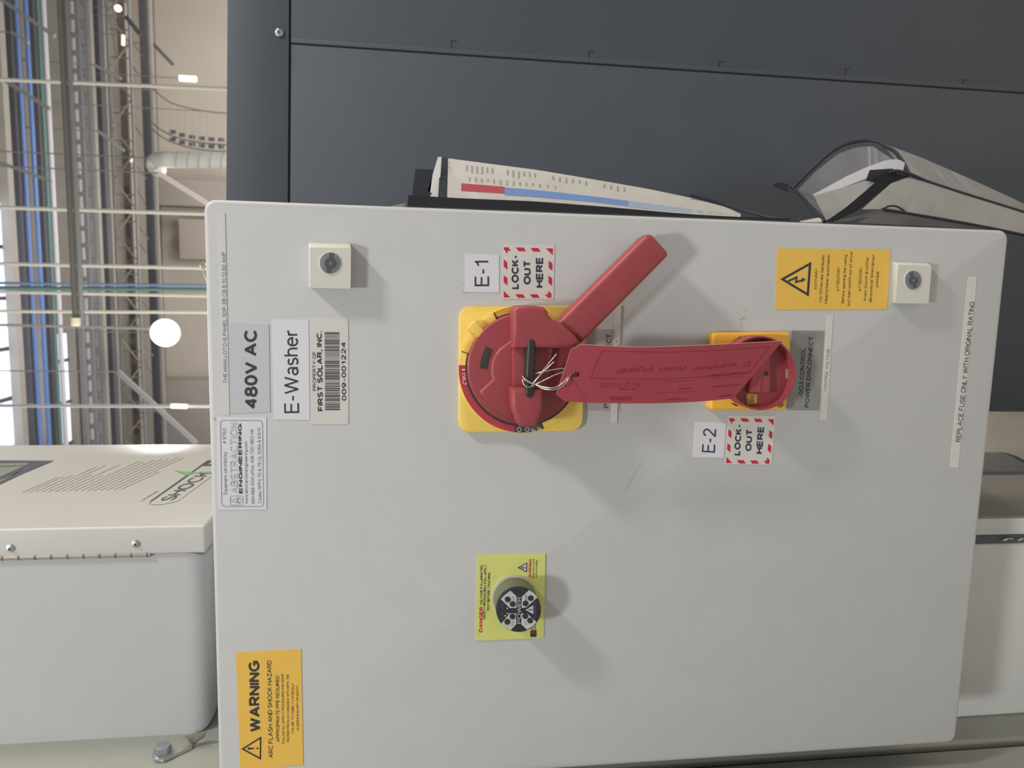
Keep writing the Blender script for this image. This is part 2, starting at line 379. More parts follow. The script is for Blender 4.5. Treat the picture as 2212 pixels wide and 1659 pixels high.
# ------------------------------------------------------------------ machine side (left, seen at a grazing angle)
XP = -0.03
mh = empty('machine_housing', (XP - 0.1, 0.4, FL), 'grey green machine side wall running along the left of the cabinets, down to the floor', 'machine')
box('side_panel', (XP - 0.15, 0.043, FL), (XP, 1.3, 1.9), PANELM, mh, 0.006, 3)
box('corner_post', (XP - 0.15, -0.5, FL), (XP - 0.001, 0.036, 1.9), PANELM, mh, 0.007, 3)
box('panel_seam', (XP - 0.14, 0.03, FL), (XP - 0.008, 0.05, 1.9), RUB, mh)

# ------------------------------------------------------------------ main enclosure
en = empty('electrical_enclosure', (0.25, 0.13, 0.0), 'large light grey electrical enclosure with stickers, red switches and two locks on its door', 'electrical cabinet')
WD, HD = 0.5, 0.7
bm = bmesh.new(); bm_box(bm, (0.008, 0.030, 0.008), (WD - 0.008, 0.26, HD - 0.008), 0.006, 3)
put('body', bm, GREY, en)
bm = bmesh.new()
cr = 0.009
out = []
for cxx, czz, a in ((WD - cr, HD - cr, 0), (cr, HD - cr, 90), (cr, cr, 180), (WD - cr, cr, 270)):
    for k in range(7): an = math.radians(a + k * 15); out.append((cxx + cr * math.cos(an), 0, czz + cr * math.sin(an)))
bm_prism(bm, out, Vector((0, 0.022, 0)), 0.0035, 3)
door = put('door', bm, GREY, en)
box('gasket', (0.006, 0.021, 0.006), (WD - 0.006, 0.031, HD - 0.006), RUB, en)
for z in (0.12, 0.56): box('mounting_bracket', (XP, 0.10, z), (0.01, 0.19, z + 0.05), ZINC, en)


def lock(face, c, rx, ry, base, ang):
    """lock block: face = four pixels of the raised face, base = its wider foot on the door"""
    h = 0.011; bm = bmesh.new(); R2 = lambda q, r: roundq(q, r, 3)
    rings = [[bm.verts.new(DOOR.at(*p, hh)) for p in R2(q, r)] for q, hh, r in ((base, 0.0, 2.5), (base, 0.003, 2.5), (face, h - 0.0006, 2.5), ([tuple(Vector(p).lerp(Vector(c), 0.012)) for p in face], h, 2.5))]
    n = len(rings[0]); bm.faces.new(rings[0]); bm.faces.new(rings[-1])
    for P_, Q_ in zip(rings, rings[1:]):
        for i in range(n): bm.faces.new((P_[i], P_[(i + 1) % n], Q_[(i + 1) % n], Q_[i]))
    lk = put('lock', bm, LOCKW, en)
    prism('lock_ring', circ(*c, rx + 2, 40, ry + 2), LOCKW, lk, h + 0.0006, h - 0.001, 0.0004)
    prism('lock_insert', circ(*c, rx, 40, ry), LOCKG, lk, h + 0.0009, h - 0.001, 0.0002)
    r = rx * 0.55; dz = 0.0003
    dx, dy = math.cos(math.radians(ang)), math.sin(math.radians(ang))
    prism('lock_socket', circ(c[0] + 0.5, c[1] + 1, r, 30), LOCKD, lk, h + 0.0010 + dz, h, 0.0)
    for s in (1, -1):
        dz = 0.00015 + 0.00003 * s
        w = rx * 0.2; a, b = r * 0.8, rx * 0.97
        q = [(c[0] + s * dx * a - dy * w, c[1] + s * dy * a + dx * w), (c[0] + s * dx * b - dy * w, c[1] + s * dy * b + dx * w),
             (c[0] + s * dx * b + dy * w, c[1] + s * dy * b - dx * w), (c[0] + s * dx * a + dy * w, c[1] + s * dy * a - dx * w)]
        prism('lock_slot', q, LOCKD, lk, h + 0.0010 + dz, h, 0.0)
    prism('lock_pin', circ(c[0] + 1, c[1] + 1, r * 0.3, 16), LOCKG, lk, h + 0.0016, h, 0.0)
    return lk
lock([(669, 534), (758.5, 535.5), (757.7, 624.8), (669.6, 622)], (713, 568), 22.5, 23, [(667, 523.5), (757, 526), (756, 622), (668, 620)], 100)
lock([(1940, 571.5), (2013, 574), (2006, 656.5), (1934, 655.5)], (1972.7, 605), 17.5, 20.5, [(1928.5, 565.5), (2004, 568), (1998, 654), (1926.5, 655)], 75)

def scribble(paths, m, w):
    bm = bmesh.new()
    for P in paths:
        for p, q in zip(P, P[1:]):
            p, q = Vector(p), Vector(q); n = Vector((-(q - p).y, (q - p).x)).normalized() * w / 2
            bm_flat(bm, [DOOR.at(*v, 0.00012 + 6e-6 * len(bm.faces)) for v in (p + n, q + n, q - n, p - n)])
    put('pencil_mark', bm, m, en, smooth=0)
PEN = mat('faint_pencil', (174, 174, 171), 0.6)
scribble([[(1596, 690), (1604, 689), (1611, 686)], [(1600, 697), (1606, 684), (1613, 690)], [(1591, 676), (1598, 681)], [(1606, 672), (1611, 668)], [(1601, 700), (1602, 712)]], PEN, 0.9)
scribble([[(999, 612), (1004, 611)], [(998, 631), (1010, 634)], [(1003, 634), (1009, 633)]], PEN, 1.2)
scribble([[(1388, 1000), (1372, 1020), (1360, 1042), (1352, 1060)]], mat('faint_scuff', (184, 184, 180), 0.6), 1.5)
scribble([[(499, 717), (502, 728), (501, 735)]], mat('pen_blue_mark', (120, 124, 150), 0.6), 2.0)
scribble([[(461, 903), (465, 908)], [(464, 902), (468, 910)]], PEN, 2.0)

# ------------------------------------------------------------------ stickers on the door
def sticker(name, pts, m, label, cat='sticker', r=0.0, th=0.0004, group=None):
    o = prism(name, roundq(pts, r) if r else pts, m, None, th, 0.00002, 0.0)
    return tag(o, label, cat, group)
T = D(0.00055)
T2 = D(0.0007)

s = sticker('label_strip', [(470, 460), (486, 460), (495.5, 896.5), (480, 896.5)], mat('pale_strip_tape', (212, 211, 212), 0.45, var=0.01), 'narrow pale label strip reading THE MAIN LOTO IS PANEL along the door top edge')
lettering('lettering', s, INKG, [('THE MAIN LOTO IS PANEL SDP-2B CB 8,10,12,80 AMP', (490.5, 827), (487, 544), 8)], T)
s = sticker('tape_label', [(496, 698), (580.6, 701), (583.6, 890), (497.5, 893)], TAPE, 'clear bluish tape label with bold 480V AC above the E-Washer label')
lettering('lettering', s, INK, [('480V AC', (556.6, 883), (555, 713.5), 28, 0.032)], T)
s = sticker('name_label', [(586.7, 690), (666.6, 690.5), (669, 907), (592, 906)], PAPER, 'white paper label reading E-Washer in thin letters, above the barcode label')
lettering('lettering', s, INK, [('E-Washer', (646, 892), (643.5, 713.5), 32, -0.004)], T)
s = sticker('asset_label', [(668, 686), (752, 687), (752.7, 916.5), (670.5, 916.5)], PAPERW, 'rounded white asset label with a barcode and the number 009-001224', r=7)
lettering('lettering', s, INK, [('PROPERTY OF', (682.6, 844), (682, 759.7), 7, 0.004), ('FIRST SOLAR, INC.', (698, 888), (695, 715), 11.5, 0.032),
                                ('009-001224', (748, 865.7), (746.5, 739.7), 9.5, 0.015)], T)
y = 717.5; bars = []
while y < 886:
    w = random.choice((0.9, 0.9, 1.6, 2.4)); k = (y - 717) / 171
    bars.append([(701 + 1.2 * k, y), (733 + 1.2 * k, y), (733 + 1.2 * k, y + w), (701 + 1.2 * k, y + w)]); y += w + random.choice((0.9, 1.2, 2.0))
polys('barcode', s, INK, bars, T)
s = sticker('certification_label', [(467.7, 901), (575.4, 901), (576, 1100.7), (471, 1101.5)], PAPER, 'white certification label with outlined ABSTRACTION ENGINEERING heading and a rounded frame')
polys('frame_line', s, INKG, stroke(roundq([(475.7, 907.6), (567.4, 907.6), (570, 1094.7), (478.5, 1094.7)], 8), 1.1), T)
lettering('lettering', s, INKG, [('Equipment certified by:', (490.7, 1068), (489.5, 975), 7.5), ('# 9762', (488, 957.6), (488, 925), 7),
     ('www.abstractionengineering.com', (535, 1088), (534, 953), 6.5), ('669-888-3100 office, 408-726-1863 cell', (549.8, 1088), (546.8, 927.5), 7),
     ('Codes: NFPA 70 & 79, UL 508A & 61010', (564.5, 1087), (563, 923.7), 7), ], T)
lettering('heading_outline', s, mat('pale_grey_ink', (166, 167, 171), 0.6), [('ABSTRACTION', (514, 1065.5), (512.6, 912.5), 16.5, 0.016)], T)
lettering('heading_fill', s, PAPER, [('ABSTRACTION', (513.6, 1064.7), (512.2, 913.3), 15.6, -0.014)], T2)
lettering('heading', s, INK, [('ENGINEERING', (523.7, 1066), (521.6, 914.7), 7.5, 0.03)], T)
polys('logo', s, INKG, stroke(roundq([(497, 1071), (525, 1071), (525.5, 1091.7), (497.5, 1091.7)], 4), 0.9)
      + [[(499, 1081), (499.5, 1080), (519, 1074), (519.3, 1075.2)], [(499, 1081), (499.5, 1082), (519, 1088.5), (519.3, 1087.3)], [(512, 1076), (513.2, 1076), (513.2, 1086), (512, 1086)]]
      + stroke(circ(518, 1081.5, 4.5, 16), 0.8), T)
s = sticker('warning_label', [(509.4, 1409.5), (650.4, 1402), (655, 1652), (519, 1665)], ORANGE, 'orange WARNING label about arc flash, near the top edge of the door hinge side')
lettering('lettering', s, INK, [('WARNING', (563, 1580.6), (560.5, 1426.5), 24, 0.036), ('ARC FLASH AND SHOCK HAZARD', (589.7, 1637), (586, 1426.5), 9.5, 0.004),
     ('APPROPRIATE PPE REQUIRED', (603.8, 1602.5), (602.7, 1459.7), 7.2, 0.004), ('FOLLOW ALL SAFETY PROCEDURES AND WEAR', (614.8, 1606.5), (612.7, 1455.7), 5),
     ('PROPER PPE IN ACCORDANCE WITH NFPA 70E', (625, 1603), (624, 1457), 5), ('FAILURE TO COMPLY CAN RESULT', (634.6, 1584), (634.6, 1476), 5),
     ('IN SERIOUS INJURY OR DEATH', (645.7, 1576.5), (644.4, 1481.6), 5)], T)
polys('hazard_triangle', s, INK, stroke([(521, 1618), (564.5, 1590.5), (563.8, 1641.5)], 3.2) + [[(535, 1619.5), (535, 1614.5), (549, 1615.8), (549, 1618)], circ(556, 1616.7, 2.2, 14)], T)


def number_label(q, text, p0, p1, cap, label):
    s = sticker('number_label', q, PAPER, label, group='white switch number labels')
    lettering('lettering', s, INKN, [(text, p0, p1, cap, -0.004)], T)
number_label([(1004, 547.5), (1078, 551), (1078, 631.6), (1004.7, 630.5)], 'E-1', (1056.4, 618), (1056, 563), 31, 'small white label reading E-1 above the big red switch')
number_label([(1501.5, 911), (1568.5, 914), (1563.6, 989), (1496.4, 988)], 'E-2', (1544, 978), (1547, 927), 28, 'small white label reading E-2 beside the small red switch')

LO = [(532, 204), (1012, 209), (1003, 707), (533, 705)]
LS = [[(545, 232), (588, 232), (608, 264), (580, 262), (576, 292), (545, 246)], [(655, 232), (725, 232), (748, 266), (680, 266)], [(790, 234), (858, 234), (882, 268), (815, 268)],
      [(928, 236), (992, 236), (992, 300)], [(545, 342), (578, 372), (578, 440), (545, 408)], [(545, 488), (578, 515), (578, 583), (545, 552)], [(545, 632), (606, 692), (545, 692)],
      [(652, 662), (720, 662), (745, 695), (678, 695)], [(787, 662), (855, 662), (880, 695), (812, 695)], [(925, 665), (952, 664), (957, 632), (985, 655), (985, 694), (952, 694)],
      [(957, 350), (990, 375), (990, 443), (957, 415)], [(957, 488), (990, 515), (990, 585), (957, 555)]]
def lockout_label(q, words, label):
    s = sticker('lockout_label', q, PAPERW, label, group='striped lockout labels')
    def uv(x, y):
        u = (x - 532) / 476; v = (y - 205) / 501
        a, b, c, d = [Vector(p) for p in q]
        return tuple((a * (1 - u) + b * u) * (1 - v) + (d * (1 - u) + c * u) * v)
    polys('border_stripes', s, INKR, [[uv(*p) for p in P] for P in LS], T)
    lettering('lettering', s, INKN, words, T)
lockout_label([(1085, 527.7), (1198, 529.4), (1196, 646), (1085, 645.8)], [('LOCK-', (1120.3, 624.6), (1120.3, 552.4), 15.5, 0.045), ('OUT', (1146.4, 614.5), (1146.4, 564), 15.5, 0.045),
     ('HERE', (1173, 621.5), (1173, 557), 15.5, 0.045)], 'red and white striped LOCK-OUT HERE label beside the E-1 label')
lockout_label([(1573, 897.6), (1675.7, 899), (1666.5, 1004.4), (1565.6, 1003)], [('LOCK-', (1598.4, 984.3), (1603, 918.7), 13.5, 0.045), ('OUT', (1622.8, 975), (1626, 929), 13.5, 0.045),
     ('HERE', (1646.4, 981), (1650.5, 923), 13.5, 0.045)], 'red and white striped LOCK-OUT HERE label beside the E-2 label')

s = sticker('voltage_warning_label', [(1679, 536.5), (1924, 538.4), (1916.4, 667.9), (1674, 669.4)], ORANGE, 'amber warning label with lightning triangle and three-language text above the lower lock')
polys('hazard_triangle', s, INK, stroke([(1685.3, 603), (1752.5, 565.5), (1747, 640.5)], 4.8) + bolt_sign((1703, 602), (1741, 605), 3), T)
lettering('lettering', s, INK, [('ACHTUNG !', (1764.4, 625.7), (1766.3, 581.4), 6), ('Vor Öffnen des Gehäuses', (1774.6, 653.6), (1781, 551), 6), ('Hauptschalter ausschalten', (1786.6, 656), (1793, 549.7), 6),
     ('ATTENTION !', (1812.6, 629), (1814.5, 577.6), 6), ('Before opening the casing', (1823, 655.5), (1829.6, 550.4), 6), ('put main switch out of circuit', (1835.3, 660.5), (1841.7, 544), 6),
     ('ATTENTION !', (1860, 629), (1862.6, 577.6), 6), ("Avant d'ouvrir le coffret", (1870.8, 650.4), (1876.7, 556), 6), ("déconnecter l'interrupteur", (1882.8, 653.6), (1889, 550.4), 6),
     ('principal', (1896.7, 620), (1898.6, 587), 6)], T)
s = sticker('label_strip', [(2091.7, 597.6), (2110.5, 598.3), (2070, 1010.6), (2052, 1009.5)], PAPERW, 'white label strip reading REPLACE FUSE ONLY WITH ORIGINAL RATING along the door bottom')
lettering('lettering', s, INK, [('REPLACE FUSE ONLY WITH ORIGINAL RATING', (2074.7, 955), (2105.4, 651.5), 10)], T)
s = sticker('engraved_plate', [(1710.5, 713.8), (1780.8, 715), (1770, 886.5), (1700, 886)], GPLATE, 'grey plate reading -0Q3 CONTROL POWER DISCONNECT under the small red switch', 'sign')
lettering('lettering', s, INK, [('-0Q3 CONTROL', (1734, 857), (1740.6, 752), 9, 0.012), ('POWER DISCONNECT', (1747.4, 880.4), (1757, 728), 9, 0.012)], T)
s = sticker('label_strip', [(1787, 680), (1800, 681), (1786, 908.5), (1772, 908)], PAPERW, 'white label strip with faint CONTROL VOLTAGE text under the grey plate')
lettering('lettering', s, INKG, [('CONTROL VOLTAGE', (1785.3, 845), (1792.5, 753.8), 6)], T)
s = sticker('tape_label', [(1270, 711), (1344.5, 711), (1339.5, 888), (1266, 887)], TAPEG, 'greyish tape label partly hidden behind the hanging red tag, below the big switch')
lettering('lettering', s, INK, [('POWER DISCONNECT', (1314.6, 881.5), (1320.5, 722), 10.5, 0.01)], T)
s = prism('label_strip', [(1329, 655), (1342, 656), (1333, 914), (1318, 913.5)], PAPERW, None, 0.0011, 0.0006)
tag(s, 'white label strip stuck over the grey tape label, its ends showing past the red tag', 'sticker')
lettering('lettering', s, INKG, [('LY', (1335.5, 748), (1336, 735), 6)], D(0.0013))

# ------------------------------------------------------------------ voltage indicator
vi = empty('voltage_indicator', DOOR.at(1110, 1290, 0), 'round black POWER voltage indicator standing out of a lime yellow plate', 'indicator')
pl = prism('plate', [(1030.8, 1198.8), (1178.3, 1196), (1174.4, 1378), (1027, 1384)], LIME, vi, 0.0008, 0.00002)
P1 = D(0.001)
lettering('danger_word', pl, INKR, [('DANGER', (1042, 1366), (1043, 1311), 7.5, 0.03), ('WARNING', (1147.6, 1247), (1148.3, 1207.5), 6, 0.03)], P1)
lettering('lettering', pl, INK, [('VOLTAGE IF ILLUMINATED,', (1042, 1307), (1042.7, 1219.8), 5.2, 0.02), ('SAFETY PROCEDURES STILL APPLY.', (1048.5, 1337.7), (1051, 1219.8), 5.2, 0.02),
     ('TEST BEFORE TOUCHING.', (1057, 1320), (1059, 1235.7), 5.2, 0.02), ('Read instructions', (1153.7, 1249), (1154.5, 1207.5), 4), ('before installing.', (1160, 1247), (1161, 1209), 4)], P1)
polys('hazard_triangle', pl, PAPERW, [[(1118.4, 1226), (1138, 1215.5), (1137.5, 1236)]], P1)
polys('hazard_mark', pl, INK, stroke([(1117.5, 1226), (1138.5, 1215), (1138, 1236.5)], 1.6) + bolt_sign((1123, 1225.5), (1136, 1226.5), 2), D(0.0012))
polys('wire_diagram', pl, INK, [roundq([(1145.4, 1361.6), (1159, 1361.6), (1159, 1376), (1145.4, 1376)], 3)] + [[(1148 + 4 * i, 1344), (1149.2 + 4 * i, 1344), (1149.2 + 4 * i, 1362), (1148 + 4 * i, 1362)] for i in range(3)], P1)
polys('diagram_mark', pl, mat('deep_red_ink', (150, 42, 44), 0.6), [[(1147, 1362.5), (1157.5, 1362.5), (1157.5, 1369), (1147, 1369)]], D(0.0012))
HC = 0.0245
OLIVE = mat('olive_grey_barrel', (116, 118, 102), 0.45)
prism('flange', circ(1110.8, 1291, 48.5, 64), mat('pale_flange', (186, 188, 168), 0.5), vi, 0.0022, 0.0, 0.0006)
prism('barrel', circ(1119.8, 1316, 47.6, 64), OLIVE, vi, HC - 0.001, 0.0005, 0.001)
cap = prism('cap', circ(1120.4, 1317.5, 48.5, 64), mat('black_indicator_face', (44, 48, 56), 0.4), vi, HC, HC - 0.003, 0.0008)
Z = lambda L: [(1000 + x * .14469, 1180 + y * .1447) for x, y in L]
WHITEC = mat('silver_cell_print', (196, 200, 202), 0.5)
P2, P3 = D(HC + 0.00015), D(HC + 0.0003)
polys('cell_print', cap, WHITEC, [Z(p) for p in ([(565, 790), (598, 752), (640, 715), (708, 662), (798, 745), (800, 922), (700, 922)], [(985, 655), (1060, 700), (1112, 765), (945, 915), (878, 920), (880, 755)],
      [(700, 1000), (795, 1000), (795, 1165), (710, 1255), (640, 1215), (567, 1160)], [(872, 1000), (955, 1000), (1098, 1130), (1050, 1190), (955, 1245), (872, 1165)],
      [(935, 950), (1050, 880), (1050, 1015)], circ(632, 1038, 12, 12), circ(668, 1003, 12, 12), circ(662, 928, 12, 12))], P2)
for c in ((668, 797), (743, 866), (935, 857), (1012, 778), (740, 1052), (663, 1131), (930, 1045), (1004, 1112)):
    prism('lamp_lens', Z(circ(*c, 43, 24)), mat('dark_lens', (58, 52, 50), 0.25), cap, HC + 0.0008, HC, 0.0003)
lettering('lettering', cap, WHITEC, [('POWER', *Z([(868, 1155), (872, 758)]), 8.6, 0.0)], P2)
lettering('faint_lettering', cap, mat('faint_grey_print', (92, 97, 104), 0.5), [('DANGER', *Z([(1095, 1065), (1095, 835)]), 5), ('VAC  VDC', *Z([(605, 1095), (605, 840)]), 5)], P2)
lettering('cell_lettering', cap, INK, [('L3', *Z([(762, 802), (762, 752)]), 4), ('GND', *Z([(955, 808), (955, 722)]), 4), ('L2', *Z([(757, 1175), (757, 1125)]), 4), ('L1', *Z([(945, 1170), (945, 1122)]), 4)], P3)
polys('danger_bolt', cap, INK, [Z(q) for q in bolt_sign((965, 945), (1045, 950), 8)], P3)

# ------------------------------------------------------------------ big lever switch
sw = empty('lever_disconnect_switch', DOOR.at(1125, 798, 0), 'big red rotary disconnect switch with a long diagonal lever on a square yellow plate', 'switch')
bp = prism('base_plate', roundq([(992, 661.5), (1262, 661.5), (1259, 931), (991, 935)], 30, 7), YEL, sw, 0.005, 0.0, 0.0012)
prism('bezel', circ(1127.5, 798, 137.5, 96), YEL, bp, 0.0065, 0.005, 0.0004)
HB = 0.0067
on = polys('on_band', bp, mat('crimson_print', (190, 66, 80), 0.5), [sector(1127.5, 798, 117, 136.5, 97, 184, 40)], D(HB))
lettering('on_lettering', bp, INKW, [('ON', (1010.5, 830), (1009, 806), 11, 0.0), ('I', (1008.5, 800), (1008.5, 797), 11)], D(HB + 0.00015))
polys('off_band', bp, mat('dark_slate_print', (70, 74, 76), 0.5), [sector(1127.5, 798, 117, 136.5, 69.5, 97, 16)], D(HB))
lettering('off_lettering', bp, INKW, [('O', (1126.5, 933), (1126.5, 923), 10, 0.0), ('O', (1144.5, 932), (1143.5, 922.5), 10), ('F', (1158.5, 930.5), (1157.5, 923), 10), ('F', (1171.5, 927), (1170, 919.5), 10)], D(HB + 0.00015))
prism('dial_groove', circ(1128.5, 797.5, 123.5, 96), mat('brown_black_groove', (74, 60, 46), 0.6), sw, 0.0072, 0.006)
# yellow locking slide in its arc channel
DKY = mat('dark_yellow_line', (150, 118, 40), 0.6)
polys('slide_channel', bp, DKY, [sector(1127.5, 798, 119, 137.2, 196, 272, 30)], D(HB + 0.0001))
sl = prism('lock_slide', sector(1127.5, 798, 120, 136, 197, 243, 24), YEL, sw, 0.0095, 0.0068, 0.0004)
prism('channel_floor', sector(1127.5, 798, 124.5, 136, 244.5, 272, 16), mat('amber_yellow_plastic', (218, 172, 70), 0.45), sw, 0.0074, 0.0066)
prism('slide_knob', [(1010, 709), (1025, 694), (1045, 713), (1033, 729)], YEL, sl, 0.0175, 0.008, 0.0006)
bm = bmesh.new()
for i in range(5):
    a = Vector((1008.5, 713.5)) + Vector((4.6, 3.6)) * i
    bm_prism(bm, [DOOR.at(*(a + Vector(v)), 0.0155) for v in ((0, 0), (2.4, -3.2), (4.6, -1.4), (2.2, 1.8))], Vector((0, 0.006, 0)))
put('slide_ridges', bm, YEL, sl)
dial = prism('dial', circ(1130, 797, 119.5, 128), REDD, sw, 0.018, 0.006, 0.0012, seg=3)
prism('dial_relief', [(1112, 733), (1100, 738), (1079, 753), (1068, 768), (1061.5, 785), (1060, 806), (1064, 820), (1035, 846), (1042, 857), (1061, 880), (1092, 901), (1108, 902), (1114, 890)], REDD, dial, 0.0215, 0.0175, 0.0022, seg=3)
prism('window', [(1050, 747.6), (1064.5, 756), (1056.5, 776.6), (1052.5, 797), (1035.8, 795.5), (1040, 770)], mat('smoked_window', (70, 64, 56), 0.2), dial, 0.0184, 0.017, 0.0002)
HBR = 0.037
br = prism('bridge', [(1109, 670), (1118, 661.5), (1150, 660), (1174, 663), (1183, 671), (1186, 682), (1196, 691), (1207, 695), (1222, 706), (1240, 722), (1257, 741), (1236, 752.5), (1109, 752.5)], RED, sw, HBR, 0.012, 0.0032, seg=3)
prism('bridge_middle', [(1108, 744), (1196, 744), (1180, 850), (1108, 850)], RED, sw, 0.0265, 0.012, 0.0015)
prism('bridge_end', [(1105, 838), (1174, 840), (1173.5, 884), (1159, 923), (1124, 923), (1116, 912), (1105, 880)], RED, sw, HBR, 0.012, 0.004, seg=4)
prism('bridge_spur', [(1170, 745), (1250, 742), (1205, 812), (1172, 835)], RED, sw, 0.020, 0.012, 0.002)
cap_a = circ(1148, 741, 8.3, 14, a0=180, a1=360); cap_b = circ(1144.5, 850, 9.6, 14, a0=0, a1=180)
lb = prism('lock_bar', cap_a + cap_b, BLACK, sw, HBR + 0.0012, 0.0255, 0.0016, seg=3)
prism('lock_bar_shoulder', [(1135.5, 753), (1157, 753), (1155.5, 838), (1133.5, 838)], BLACK, lb, HBR - 0.001, 0.0255, 0.001)
HL = 0.031
lev = prism('lever', [(1203, 699), (1394, 510), (1403, 505.5), (1411, 508), (1443, 544), (1444, 553), (1258, 741), (1232, 722)], RED, sw, HL, 0.013, 0.0036, seg=4)
bm = bmesh.new()
for i in range(11):
    a = Vector((1220.5 + 17.0 * i, 700.5 - 17.0 * i)); b = a + Vector((32, 31))
    pts = []
    for k in range(9):
        t = k / 8; pts.append(a + (b - a) * t + Vector((1, -1)) * (5.0 * math.sin(math.pi * t)))
    bm_tube(bm, [DOOR.at(p.x, p.y, HL - 0.0001) for p in pts], 0.00028, 6)
put('grip_ribs', bm, RED, lev)

# ------------------------------------------------------------------ small rotary switch
s2 = empty('rotary_disconnect_switch', DOOR.at(1625, 803, 0), 'small red rotary dial switch on an amber plate, partly covered by the hanging red tag', 'switch')
HP2 = 0.011
p2 = prism('base_plate', roundq([(1540, 718.5), (1709, 718.5), (1699, 887), (1535, 887)], 9), YELO, s2, HP2, 0.0, 0.0022, seg=3)
polys('arrow_mark', p2, INK, [[(1585, 735), (1599, 726.5), (1604, 727), (1601, 732), (1591.5, 735)], [(1578, 870), (1588, 872), (1595, 877), (1591.5, 877.5), (1584, 874)]], D(HP2 + 0.00015))
prism('screw_head', circ(1686, 874, 7, 20), mat('dark_amber_screw', (150, 118, 50), 0.5), p2, HP2 + 0.0012, HP2 - 0.001, 0.0004)
H2 = 0.026
bm = bmesh.new()
ro = [DOOR.at(x, y, H2) for x, y in circ(1643, 806, 76.5, 72, 80.5)]; ri = [DOOR.at(x, y, H2) for x, y in circ(1643, 806, 72.2, 72, 76.2)]
def ring_wall(bm, ro, ri, off):
    n = len(ro)
    A = [bm.verts.new(p) for p in ro]; B = [bm.verts.new(p) for p in ri]; C_ = [bm.verts.new(p + off) for p in ri]; D_ = [bm.verts.new(p + off) for p in ro]
    es = []
    for i in range(n):
        j = (i + 1) % n
        bm.faces.new((A[i], A[j], B[j], B[i])); bm.faces.new((B[i], B[j], C_[j], C_[i])); bm.faces.new((A[j], A[i], D_[i], D_[j])); bm.faces.new((C_[i], C_[j], D_[j], D_[i]))
    bm.edges.ensure_lookup_table()
    es = [e for e in bm.edges if all((v in A) for v in e.verts) or all((v in B) for v in e.verts)]
    bev(bm, es, 0.0009, 2)
ring_wall(bm, ro, ri, Vector((0, 0.0155, 0)))
rim = put('dial_rim', bm, REDD, s2)
fl = prism('dial_floor', circ(1641.5, 805, 72.5, 72, 76), REDD, s2, 0.0155, 0.0105)
grip = prism('grip_bar', [(1640, 738), (1665, 736), (1666, 851), (1622, 849), (1634, 798)], REDD, s2, 0.0235, 0.015, 0.002, seg=3)
prism('pin_hole', circ(1655.5, 807, 5.2, 20), BLACK, grip, 0.0238, 0.022)
prism('grip_highlight_edge', [(1639.5, 816), (1646, 816), (1643, 848), (1638, 848)], REDD, grip, 0.0245, 0.022, 0.0006)
prism('padlock_slot', [(1697, 797), (1708, 796), (1708.5, 817), (1697, 818)], mat('slot_grey', (168, 168, 158), 0.5), fl, 0.0159, 0.015)
ol = prism('off_plate', [(1612, 857), (1617, 849.5), (1637, 852), (1634.5, 872.5), (1613.5, 874)], mat('dull_amber_plate', (196, 152, 70), 0.5), fl, 0.0162, 0.0153)
lettering('off_lettering', fl, INK, [('OFF', (1628.5, 871), (1630, 854.5), 7, 0.0)], D(0.0164))

# ------------------------------------------------------------------ red tag on its wire
def tagh(x, y):
    sx = min(1, max(0, (x - 1200) / 490)); t = min(1, max(0, (y - 742) / 128))
    return (1 - t) * (0.047 + 0.004 * math.sin(math.pi * sx) - 0.002 * sx) + t * (0.043 + 0.003 * math.sin(math.pi * sx) - 0.010 * sx)
def tagp(dh): return lambda x, y: DOOR.at(x, y, tagh(x, y) + dh)
def lerp(pts, n):
    out = []
    for a, b in zip(pts, pts[1:]):
        for i in range(n): t = i / n; out.append((a[0] + (b[0] - a[0]) * t, a[1] + (b[1] - a[1]) * t))
    return out
top_e = [tuple(v[:2]) for v in spline([(1257, 744.5, 0), (1310, 747.5, 0), (1370, 750, 0), (1440, 749, 0), (1560, 744, 0), (1691, 736.5, 0)], 5)]
bot_e = [tuple(v[:2]) for v in spline([(1584, 861, 0), (1500, 868, 0), (1400, 871.5, 0), (1290, 870.5, 0), (1220, 867, 0)], 5)]
ol_ = top_e[:-1] + lerp([(1691, 736.5), (1584, 861)], 6) + bot_e + [(1202, 853)] + lerp([(1202, 853), (1234, 755)], 5)[1:] + [(1234, 755)]
hole = list(circ(1242, 809, 10.5, 20, 6.2))
tg = empty('lockout_tag', DOOR.at(1240, 809, tagh(1240, 809)), 'long red card tag with handwriting hanging by wire from the big switch', 'tag')
bm = bmesh.new()
def loop(pts): 
    vs = [bm.verts.new((p[0], p[1], 0)) for p in pts]
    return [bm.edges.new((vs[i], vs[(i + 1) % len(vs)])) for i in range(len(vs))]
es = loop(ol_) + loop(hole)
bmesh.ops.triangle_fill(bm, edges=es, use_beauty=True, use_dissolve=False)
for _ in range(3): bmesh.ops.subdivide_edges(bm, edges=[e for e in bm.edges if e.calc_length() > 14], cuts=1); bmesh.ops.triangulate(bm, faces=bm.faces[:])
bm.verts.index_update()
top = {v: (v.co.x, v.co.y) for v in bm.verts}
rimE = [(top[e.verts[0]], top[e.verts[1]]) for e in bm.edges if len(e.link_faces) == 1]
ft = [[top[v] for v in f.verts] for f in bm.faces]
bm.free(); bm = bmesh.new()
TH = 0.0010; va, vb = {}, {}
def V(dct, p, dh):
    if p not in dct: dct[p] = bm.verts.new(tagp(dh)(*p))
    return dct[p]
for f in ft:
    bm.faces.new([V(va, p, 0.0) for p in f]); bm.faces.new([V(vb, p, -TH) for p in reversed(f)])
for a, b in rimE:
    f = bm.faces.new((va[a], va[b], vb[b], vb[a])); f.material_index = 1
card = put('card', bm, [TAGR, TAGE], tg, smooth=30)
TP = tagp(0.00015)
ed = [(1202, 853), (1234, 755), (1257, 744.5)] + top_e[1:]
